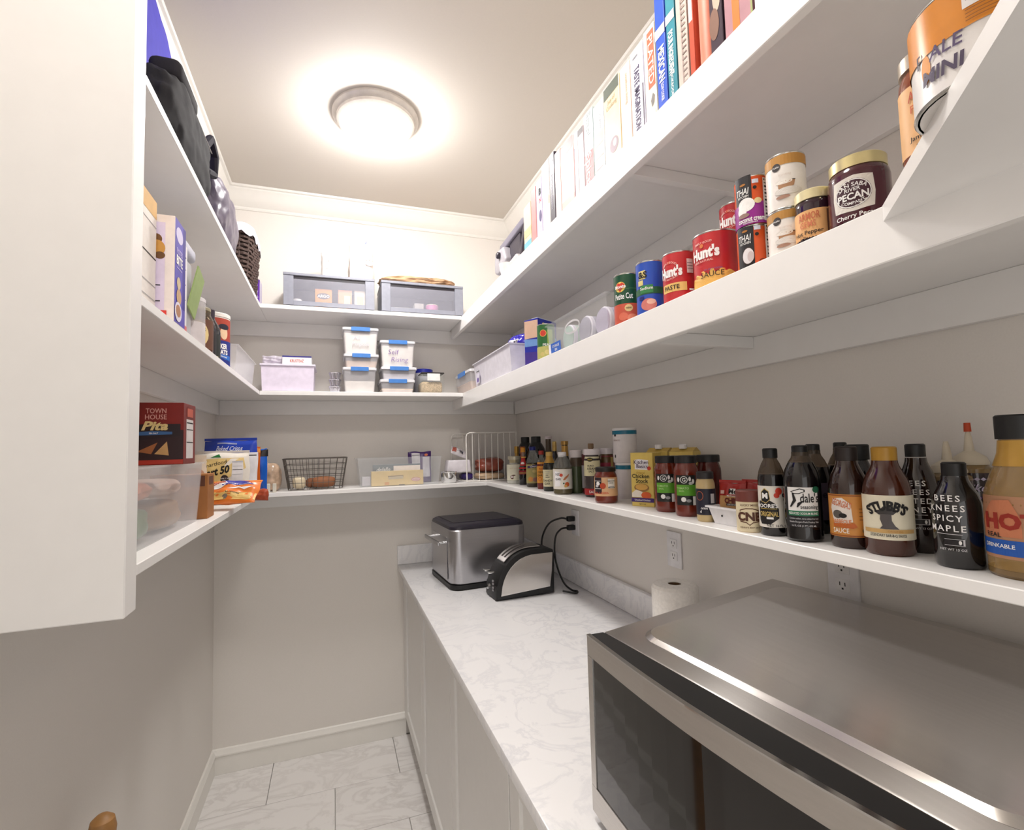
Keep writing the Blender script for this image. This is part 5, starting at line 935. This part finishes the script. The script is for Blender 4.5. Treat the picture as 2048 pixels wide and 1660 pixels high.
boxthing('green_card', 'plain green card leaning on the clear lidded container', 'card', .2060, 1.470, Z2+.085, .2095, 1.548, Z2+.205, S(146, 166, 104), bev=0)
bpy.data.objects['green_card'].rotation_euler = (R(-14), R(8), 0)
t = V('plastic_pitcher', 'small clear plastic pitcher beside the green card', 'pitcher', .190, 1.590, Z2, .034, .150, 'cyl', S(214, 206, 208), fill=.5, top=M('pitcher_plastic', (224, 220, 222), .25, clear=.6), cap=(1.02, .90, .97, M('pitcher_rim', (230, 226, 228), .3, clear=.3)))
V('honey_jar', 'cream capped jar behind the clear pitcher', 'jar', .105, 1.665, Z2, .034, .185, 'jar', brownsauce, cap=(.9, .88, 1, S(226, 196, 130)))
V('molasses_jar', 'brown jar with round yellow label reading MOLASSES', 'jar', .192, 1.664, Z2, .037, .138, 'jar', S(96, 60, 44, rough=.15), fill=.62, top=smoke, cap=(.82, .88, 1, S(150, 140, 112)), lab=[(.10, .72, S(104, 66, 48))], pr=[('e', -.004, -.002, .036, .040, S(232, 208, 150)), ('t', 'MOLASSES', -.004, .012, .010, BLK, {'w': .054}), ('t', 'pure', -.004, -.004, .008, BLK), ('t', 'Y', .004, -.022, .012, brown)], off=-8)
V('liqueur_bottle', 'black bottle with silver lettering beside the brown molasses jar', 'bottle', .188, 1.738, Z2, .034, .150, 'soft', S(22, 18, 20, rough=.12), cap=(.55, .84, .96, S(120, 112, 96)), lab=[(.10, .70, S(26, 22, 24))], pr=[('t', 'KAHLUA', -.002, .020, .012, S(220, 216, 214), {'w': .044}), ('t', 'Tia', .0, .038, .012, lgrey), ('r', .0, -.020, .042, .024, S(222, 206, 160)), ('r', -.002, .004, .036, .003, lgrey), ('r', -.002, -.003, .036, .003, lgrey)])
V('liqueur_bottle', 'dark green black bottle with tall dark neck left of the oats canister', 'bottle', .188, 1.808, Z2, .033, .172, 'sauce', S(30, 28, 32, rough=.12), cap=(.5, .80, 1, S(44, 32, 48)), lab=[(.06, .64, S(40, 44, 42))], pr=[('r', .006, .012, .022, .014, S(170, 170, 160)), ('e', .006, -.012, .012, .010, S(170, 110, 50)), ('r', .0, -.044, .06, .006, S(206, 190, 140))])
t = V('oats_canister', 'round oats canister with red and blue label on the middle left shelf', 'canister', .172, 1.955, Z2, .050, .192, 'cyl', S(232, 222, 214), cap=(1.02, .93, 1, S(236, 230, 224)), lab=[(.06, .90, S(172, 62, 42), 70, 12), (.06, .50, S(30, 44, 130), 70, 12)],
  pr=[('e', .020, .030, .014, .022, S(232, 196, 160)), ('e', .020, .052, .020, .010, S(28, 24, 44)), ('t', 'QUAKER', .004, .022, .016, WHT, {'bold': .05, 'w': .056}, 1), ('t', 'OATS', .014, .002, .015, WHT, {'bold': .05, 'w': .040}, 1), ('p', [(-.05, -.012), (.05, -.026), (.05, -.008), (-.05, .004)], S(40, 110, 200), 1), ('t', 'Old Fashioned', .006, -.011, .006, WHT, {'rot': -8}, 1)], off=16)
open_bin('plastic_bin', 'frosted open bin in the back left corner of the middle shelf', .040, 2.105, .222, 2.560, Z2, .122, frost, .012)
boxthing('cracker_packet', 'peach cracker packet lying inside the corner bin', 'packet', .09, 2.14, Z2+.003, .17, 2.30, Z2+.05, S(214, 160, 136))
# top left shelf: soft bags
t, ob = crumple('tall royal blue cloth bag at the top left of the photo', 'cloth_bag', 'bag', (.076, 1.420, Z3+.0005), .054, .335, .28, S(62, 56, 172, rough=.85), 71, .07, 5, freq=1.3)
O('strap', MB().tube([(.066, -.35, .55), (.070, -.30, .49), (.074, -.24, .39), (.072, -.20, .325), (.068, -.24, .28)], .012, 8), S(120, 108, 96, rough=.6), t)
t, ob = crumple('black backpack with mesh pocket slumped on the top left shelf', 'backpack', 'backpack', (.187, 1.465, Z3+.0005), .046, .205, .105, S(13, 10, 16, rough=.9), 73, .13, 5, freq=1.9)
O('flap', MB().box(-.03, -.15, .18, .040, .02, .232, .018, 3), S(20, 16, 22, rough=.9), t)
net = MB()
def np_(u, v): return (.038-.02*v, .03+.15*u, .185+.055*v*(1-.5*u))
for k in range(13): net.tube([np_(k/12, 0), np_(k/12, 1)], .0011, 5)
for k in range(6): net.tube([np_(u/6, k/5) for u in range(7)], .0011, 5)
no = O('mesh_pocket', net, S(150, 144, 140), t); no['kind'] = 'stuff'
O('carry_loop', MB().tube([(.020, .16, .19), (.024, .225, .255), (.026, .275, .225), (.024, .270, .165), (.020, .19, .135)], .013, 8), S(22, 16, 30, rough=.9), t)
t, ob = crumple('shiny grey lilac bag drooping at the top left shelf end', 'cloth_bag', 'bag', (.165, 1.955, Z3+.0005), .066, .175, .112, S(84, 76, 92, rough=.35), 75, .17, 5, freq=1.7)
crumple('teal folded bag edge behind the grey lilac bag', 'cloth_bag', 'bag', (.046, 1.995, Z3+.0005), .036, .10, .135, S(30, 90, 120, rough=.5), 77, .05, 3, freq=1.0)
# wicker basket with cloth liner
t = T('wicker_basket', 'dark brown wicker basket with pale cloth liner on the top shelf corner', 'basket', (.150, 2.440, Z3))
wk = S(84, 66, 60, rough=.6)
def rr_pt(a, f, k=1.0):
    c_, s_ = math.cos(a), math.sin(a); q = (abs(c_)**5+abs(s_)**5)**(-1/5); g = (.86+.14*f)*k; return (.090*g*q*c_, .150*g*q*s_, .002+.235*f)
O('lining', MB().lathe([(0, 0)], 3) if False else (lambda m: m)(MB().add([rr_pt(2*PI*i/40, f, .955) for f in (0, 1) for i in range(40)], [(i, (i+1) % 40, 40+(i+1) % 40, 40+i) for i in range(40)]+[tuple(reversed(range(40)))])), S(60, 46, 42), t)
for j in range(13):
    f = (j+.5)/13.5; pts = []
    for i in range(80):
        a = 2*PI*i/80; p = rr_pt(a, f); o_ = .0035*(1 if (i//2+j) % 2 else -1); L_ = math.hypot(p[0], p[1]); pts.append((p[0]*(1+o_/L_), p[1]*(1+o_/L_), p[2]))
    O('weave_strand', MB().tube(pts, .0062, 5, True), wk, t)
for i in range(20): a = 2*PI*(i+.5)/20; O('stake', MB().tube([rr_pt(a, 0), rr_pt(a, 1)], .005, 5), S(70, 54, 50), t)
lm = MB(); n = 48
for j, (f, k, dz) in enumerate(((.96, .93, 0), (1.02, .97, .012), (1.03, 1.06, .012), (.90, 1.10, 0))):
    for i in range(n):
        p = rr_pt(2*PI*i/n, f, k); lm.v.append((p[0], p[1], p[2]+dz+.010*math.sin(i*1.7+j)*(1 if j == 3 else .2)))
for j in range(3):
    for i in range(n): lm.f.append((j*n+i, j*n+(i+1) % n, (j+1)*n+(i+1) % n, (j+1)*n+i))
O('cloth_liner', lm, S(214, 210, 222, rough=.8), t, 60)
boxthing('snack_box', 'purple and white box with vertical lettering below the wicker basket', 'box', .165, 2.625, Z3+.0005, .232, 2.700, Z3+.125, S(206, 196, 220), [('r', .0, .0, .067, .124, S(226, 214, 226)), ('r', .022, .0, .022, .124, S(96, 40, 160)), ('r', 0, .055, .067, .014, S(96, 40, 160)), ('e', -.012, .02, .012, .014, S(226, 150, 110)), ('t', 'marshmallow', .022, -.004, .009, WHT, {'rot': -90, 'w': .085})])
crumple('small white rounded cloth below the wicker basket', 'cloth', 'cloth', (.195, 2.235, Z3+.0005), .028, .030, .022, S(232, 224, 222), 81, .08, 3)

# ================================================================== COUNTER APPLIANCES
# bread maker
t = T('bread_maker', 'square stainless bread maker with black lid on the far counter', 'bread maker', (1.228, 2.430, ZC), R(4))
def rrect(w, d, r, n=6):
    o_ = []
    for sx, sy, st in ((1, 1, 0), (-1, 1, 90), (-1, -1, 180), (1, -1, 270)):
        for i in range(n+1):
            a = R(st+90*i/n); o_.append((sx*(w-r)+r*math.cos(a), sy*(d-r)+r*math.sin(a)))
    return o_
def loft2(levels, cap0=True, cap1=True):
    m = MB(); n = None
    for (w_, d_, r_, z_) in levels:
        q = rrect(w_, d_, r_); n = len(q); m.v += [(a, b, z_) for a, b in q]
    for k in range(len(levels)-1):
        for i in range(n): m.f.append((k*n+i, k*n+(i+1) % n, (k+1)*n+(i+1) % n, (k+1)*n+i))
    if cap0: m.f.append(tuple(reversed(range(n))))
    if cap1: m.f.append(tuple(range((len(levels)-1)*n, len(levels)*n)))
    return m
O('base', loft2([(.182, .192, .05, .0005), (.188, .198, .05, .006), (.188, .198, .05, .022), (.180, .190, .05, .026)]), blackp, t)
O('body', loft2([(.183, .193, .05, .0265), (.186, .196, .05, .032), (.188, .198, .05, .262), (.184, .194, .05, .268)]), ssteel2, t)
O('lid', loft2([(.185, .195, .05, .2683), (.182, .192, .05, .280), (.170, .180, .05, .288)]), S(30, 26, 38, rough=.35), t)
O('lid_panel', MB().box(-.150, -.110, .2884, .155, .160, .2905, .001, 1), S(24, 20, 32, rough=.25), t, 0)
O('lid_seam', MB().box(-.170, -.115, .2885, .170, -.112, .2893), S(70, 66, 78), t, 0)
O('front_door', MB().box(-.1905, -.130, .040, -.1875, .120, .230, .001, 1), ssteel2, t, 0)
h_ = O('handle', MB().box(-.232, -.13, .195, -.222, .12, .212, .003, 2), ssteel2, t)
for yy in (-.11, .10): O('handle_post', MB().tube([(-.186, yy, .204), (-.230, yy, .204)], .006, 12), chrome, t)
# toaster: profile in XZ, slots on top
t = T('toaster', 'two-slot stainless toaster with black ends and curved top', 'toaster', (1.190, 2.005, ZC), R(2))
def toast_prof(s, dz=0.0, x0=0, x1=.275, h=.205):
    pts = [(x0, .012)]
    for i in range(9):
        a = R(i*90/8); pts.append((x0+.145*(1-math.cos(a))*1.0+.006, .030+dz+(h-.030-dz)*math.sin(a)*.93))
    pts += [(x0+.21, h-.004), (x1-.012, h-.012), (x1-.004, h-.04), (x1-.03, .012)]
    return pts
core = [(0.0, .004), (.004, .06)]
for i in range(9):
    a = R(12+i*78/8); core.append((.165-.160*math.cos(a), .030+.168*math.sin(a)))
core += [(.225, .198), (.268, .188), (.274, .160), (.268, .004)]
O('black_body', MB().rprism(core, 1, .004, .136, .004, 2), blackp, t)
side = [(.020, .020)]
for i in range(9):
    a = R(4+i*82/8); side.append((.172-.150*math.cos(a), .020+.158*math.sin(a)))
side += [(.262, .178), (.256, .10), (.246, .034)]
O('side_panel', MB().rprism(side, 1, -.003, .0035, .002, 2), ssteel, t)
O('side_panel', MB().rprism(side, 1, .1365, .143, .002, 2), ssteel, t)
tp = []
arc_ = [(.165-.163*math.cos(R(q)), .030+.172*math.sin(R(q))) for q in range(44, 92, 6)]+[(.215, .2015)]
strips = [(.028, .046), (.062, .078), (.094, .112)]
def arcstrip(y0, y1, lo, hi, off=.0):
    m = MB(); pp = [p for p in arc_][lo:hi]
    for (a, b) in pp: m.v += [(a, y0, b+off), (a, y1, b+off), (a, y0, b+off-.004), (a, y1, b+off-.004)]
    for k in range(len(pp)-1):
        i = 4*k; j = i+4
        m.f += [(i, i+1, j+1, j), (i+2, j+2, j+3, i+3), (i, j, j+2, i+2), (i+1, i+3, j+3, j+1)]
    m.f += [(0, 2, 3, 1), (4*len(pp)-4, 4*len(pp)-3, 4*len(pp)-1, 4*len(pp)-2)]
    return m
for a, b in strips: O('top_strip', arcstrip(a, b, 1, len(arc_)-1, .004), ssteel, t)
O('top_plate', arcstrip(.028, .112, 0, 2, .004), ssteel, t)
O('top_plate', arcstrip(.028, .112, len(arc_)-2, len(arc_), .004), ssteel, t)
for a, b in ((.0465, .0615), (.0785, .0935)): O('slot', arcstrip(a, b, 1, len(arc_)-1, .0015), S(28, 22, 20), t)
for yy in (.046, .092):
    O('lever', MB().box(-.020, yy-.013, .108, .008, yy+.013, .117, .004, 2), chrome, t)
for k, zz in enumerate((.078, .066, .050, .040)): O('button', MB().box(-.004, .030, zz-.004, .002, .040, zz+.004, .001, 1), S(150, 148, 150), t, 0)
O('dial', MB().lathe([(0, 0), (.012, 0), (.011, .012), (0, .013)], 24).xf(Matrix.Translation((.002, .085, .045)) @ Matrix.Rotation(-PI/2, 4, 'Y')), chrome, t)
# outlets on the right wall
def outlet(label, y, z, kind=0):
    t = T('wall_outlet', label, 'outlet', (W, y, z), 0, 'white wall outlets')
    O('plate', MB().box(-.0065, -.036, -.058, -.0002, .036, .058, .0025, 2), whitep, t)
    for s_ in (-1, 1):
        rc = O('receptacle', MB().box(-.0082, -.017, s_*.020-.014, -.0066, .017, s_*.020+.014, .0006, 1), S(238, 236, 236), t, 0)
        for yy in (-.006, .006): O('slot', MB().box(-.0086, yy-.001, s_*.020-.001, -.0083, yy+.001, s_*.020+.007), ink, rc, 0)
        O('ground_hole', MB().box(-.0086, -.002, s_*.020-.009, -.0083, .002, s_*.020-.005), ink, rc, 0)
outlet('white wall outlet with two black plugs above the toaster', 2.120, 1.190)
outlet('bare white wall outlet above the paper towel roll', 1.400, 1.198)
outlet('white wall outlet half hidden behind the microwave', .815, 1.248)
def cord(label, pts, z0, y0):
    t = T('power_cord', label, 'cord', (0, 0, 0), 0, 'black power cords by the toaster')
    O('plug', MB().box(W-.046, y0-.012, z0-.012, W-.0087, y0+.012, z0+.012, .005, 2), blackp, t)
    # smooth the path
    P_ = [Vector(p) for p in pts]; out = []
    for i in range(len(P_)-1):
        p0, p1, p2, p3 = P_[max(0, i-1)], P_[i], P_[i+1], P_[min(len(P_)-1, i+2)]
        for k in range(8):
            u = k/8; out.append(.5*((2*p1)+(p2-p0)*u+(2*p0-5*p1+4*p2-p3)*u*u+(3*p1-p0-3*p2+p3)*u**3))
    out.append(P_[-1])
    O('cable', MB().tube(out, .0042, 8), blackp, t)
cord('thick black cord arching from the upper plug to the bread maker', [(W-.046, 2.120, 1.210), (W-.075, 2.130, 1.214), (W-.125, 2.150, 1.190), (W-.155, 2.165, 1.12), (W-.150, 2.175, 1.02), (W-.13, 2.19, .940), (W-.15, 2.21, .922)], 1.210, 2.120)
cord('thin black cord dropping from the lower plug to the toaster', [(W-.046, 2.120, 1.170), (W-.08, 2.118, 1.166), (W-.110, 2.115, 1.13), (W-.120, 2.10, 1.04), (W-.105, 2.06, .95), (W-.085, 2.02, .920), (W-.07, 1.99, .919), (W-.09, 1.97, .919), (W-.135, 2.00, .925)], 1.170, 2.120)
# paper towel roll
t = T('paper_towel_roll', 'white paper towel roll standing behind the microwave', 'paper roll', (1.497, 1.245, ZC))
m = MB(); R0, R1, hh = .066, .019, .228
m.lathe([(R1, .0008), (R0-.004, .0008), (R0, .004), (R0, hh-.010), (R0-.006, hh-.002), (R0-.016, hh), (R1, hh-.001), (R1, .0008)], 48)
O('roll', m, M('tissue', (240, 236, 230), .9, bump=.3, scale=120), t)
O('core', MB().lathe([(R1-.0012, .002), (R1-.0002, .002), (R1-.0002, hh-.003), (R1-.0012, hh-.003), (R1-.0012, .002)], 32), S(96, 70, 42, rough=.9), t)
# microwave
t = T('microwave', 'large stainless microwave with black window in the right foreground', 'microwave', (0, 0, 0))
A_, B2, C2, D2 = (1.009, .802), (1.060, .200), (1.593, .275), (1.546, .940)
zb, zt_ = ZC+.014, 1.222
O('case', MB().rprism([A_, B2, C2, D2], 2, zb, zt_, .004, 2), ssteel, t)
def inq(u, v):   # bilinear: u along front from far to near, v front to back
    f = [A_[i]+(B2[i]-A_[i])*u for i in (0, 1)]; b = [D2[i]+(C2[i]-D2[i])*u for i in (0, 1)]
    return (f[0]+(b[0]-f[0])*v, f[1]+(b[1]-f[1])*v)
# raised, bevelled panel pressed into the top
pm = MB(); n = 40
def rim(ins, z_):
    out = []
    for sx, sy, st in ((1, 1, 0), (-1, 1, 90), (-1, -1, 180), (1, -1, 270)):
        for i in range(10):
            a = R(st+90*i/9); r_ = .07; out.append((.5+sx*(.5-ins-r_)+r_*math.cos(a), .5+sy*(.5-ins-r_)+r_*math.sin(a)))
    return [(*inq(u, v), z_) for u, v in out]
for ins, z_ in ((.075, zt_+.0002), (.088, zt_+.0065), (.10, zt_+.0072)): pm.v += rim(ins, z_)
for k in range(2):
    for i in range(n): pm.f.append((k*n+i, k*n+(i+1) % n, (k+1)*n+(i+1) % n, (k+1)*n+i))
pm.f.append(tuple(range(2*n, 3*n)))
O('top_panel', pm, ssteel, t, 12)
# bowed door: black core with steel face
def bow(u, off):
    p = (A_[0]+(B2[0]-A_[0])*u, A_[1]+(B2[1]-A_[1])*u); b_ = .022*math.sin(PI*min(1, max(0, u)))
    return (p[0]-off-b_, p[1])
nb = 14
us = [i/nb for i in range(nb+1)]
core = [bow(u, .026) for u in us]+[(p[0]-.0006, p[1]) for p in (B2, A_)]
O('door', MB().prism(core, 2, zb+.002, zt_-.001), blackp, t, 0)
def shell(u0, u1, z0, z1, o0, o1):
    uu = [u0+(u1-u0)*i/nb for i in range(nb+1)]
    return MB().prism([bow(u, o1) for u in uu]+[bow(u, o0) for u in reversed(uu)], 2, z0, z1)
dr = bpy.data.objects[-1] if False else t
O('door_frame_top', shell(0, 1, zt_-.034, zt_-.002, .0262, .033), ssteel, t, 0)
O('door_frame_bottom', shell(0, 1, zb+.002, zb+.045, .0262, .033), ssteel, t, 0)
O('door_frame_side', shell(0, .028, zb+.0455, zt_-.0345, .0262, .033), ssteel, t, 0)
O('door_window', shell(.0285, .80, zb+.0455, zt_-.0345, .0262, .0315), blackg, t, 0)
O('control_panel', shell(.801, 1, zb+.0455, zt_-.0345, .0262, .0320), blackg, t, 0)
O('edge_trim', shell(0, 1, zt_-.0018, zt_+.0005, .0262, .0335), chrome, t, 0)
for u, v in ((.06, .06), (.94, .06), (.06, .94), (.94, .94)):
    q = inq(u, v); O('foot', MB().lathe([(0, ZC+.0003), (.012, ZC+.0003), (.014, zb), (0, zb)], 16, q), blackp, t)
# wooden post top low by the left wall
t = T('wooden_post', 'brown wooden post end low by the left wall at the bottom edge', 'post', (.078, 1.40, .0005))
O('post', MB().lathe([(0, 0), (.020, 0), (.020, .70), (.024, .71), (.026, .735), (.022, .755), (.012, .764), (0, .766)], 24), M('wood', (156, 112, 62), .5, var=.2, scale=30), t)
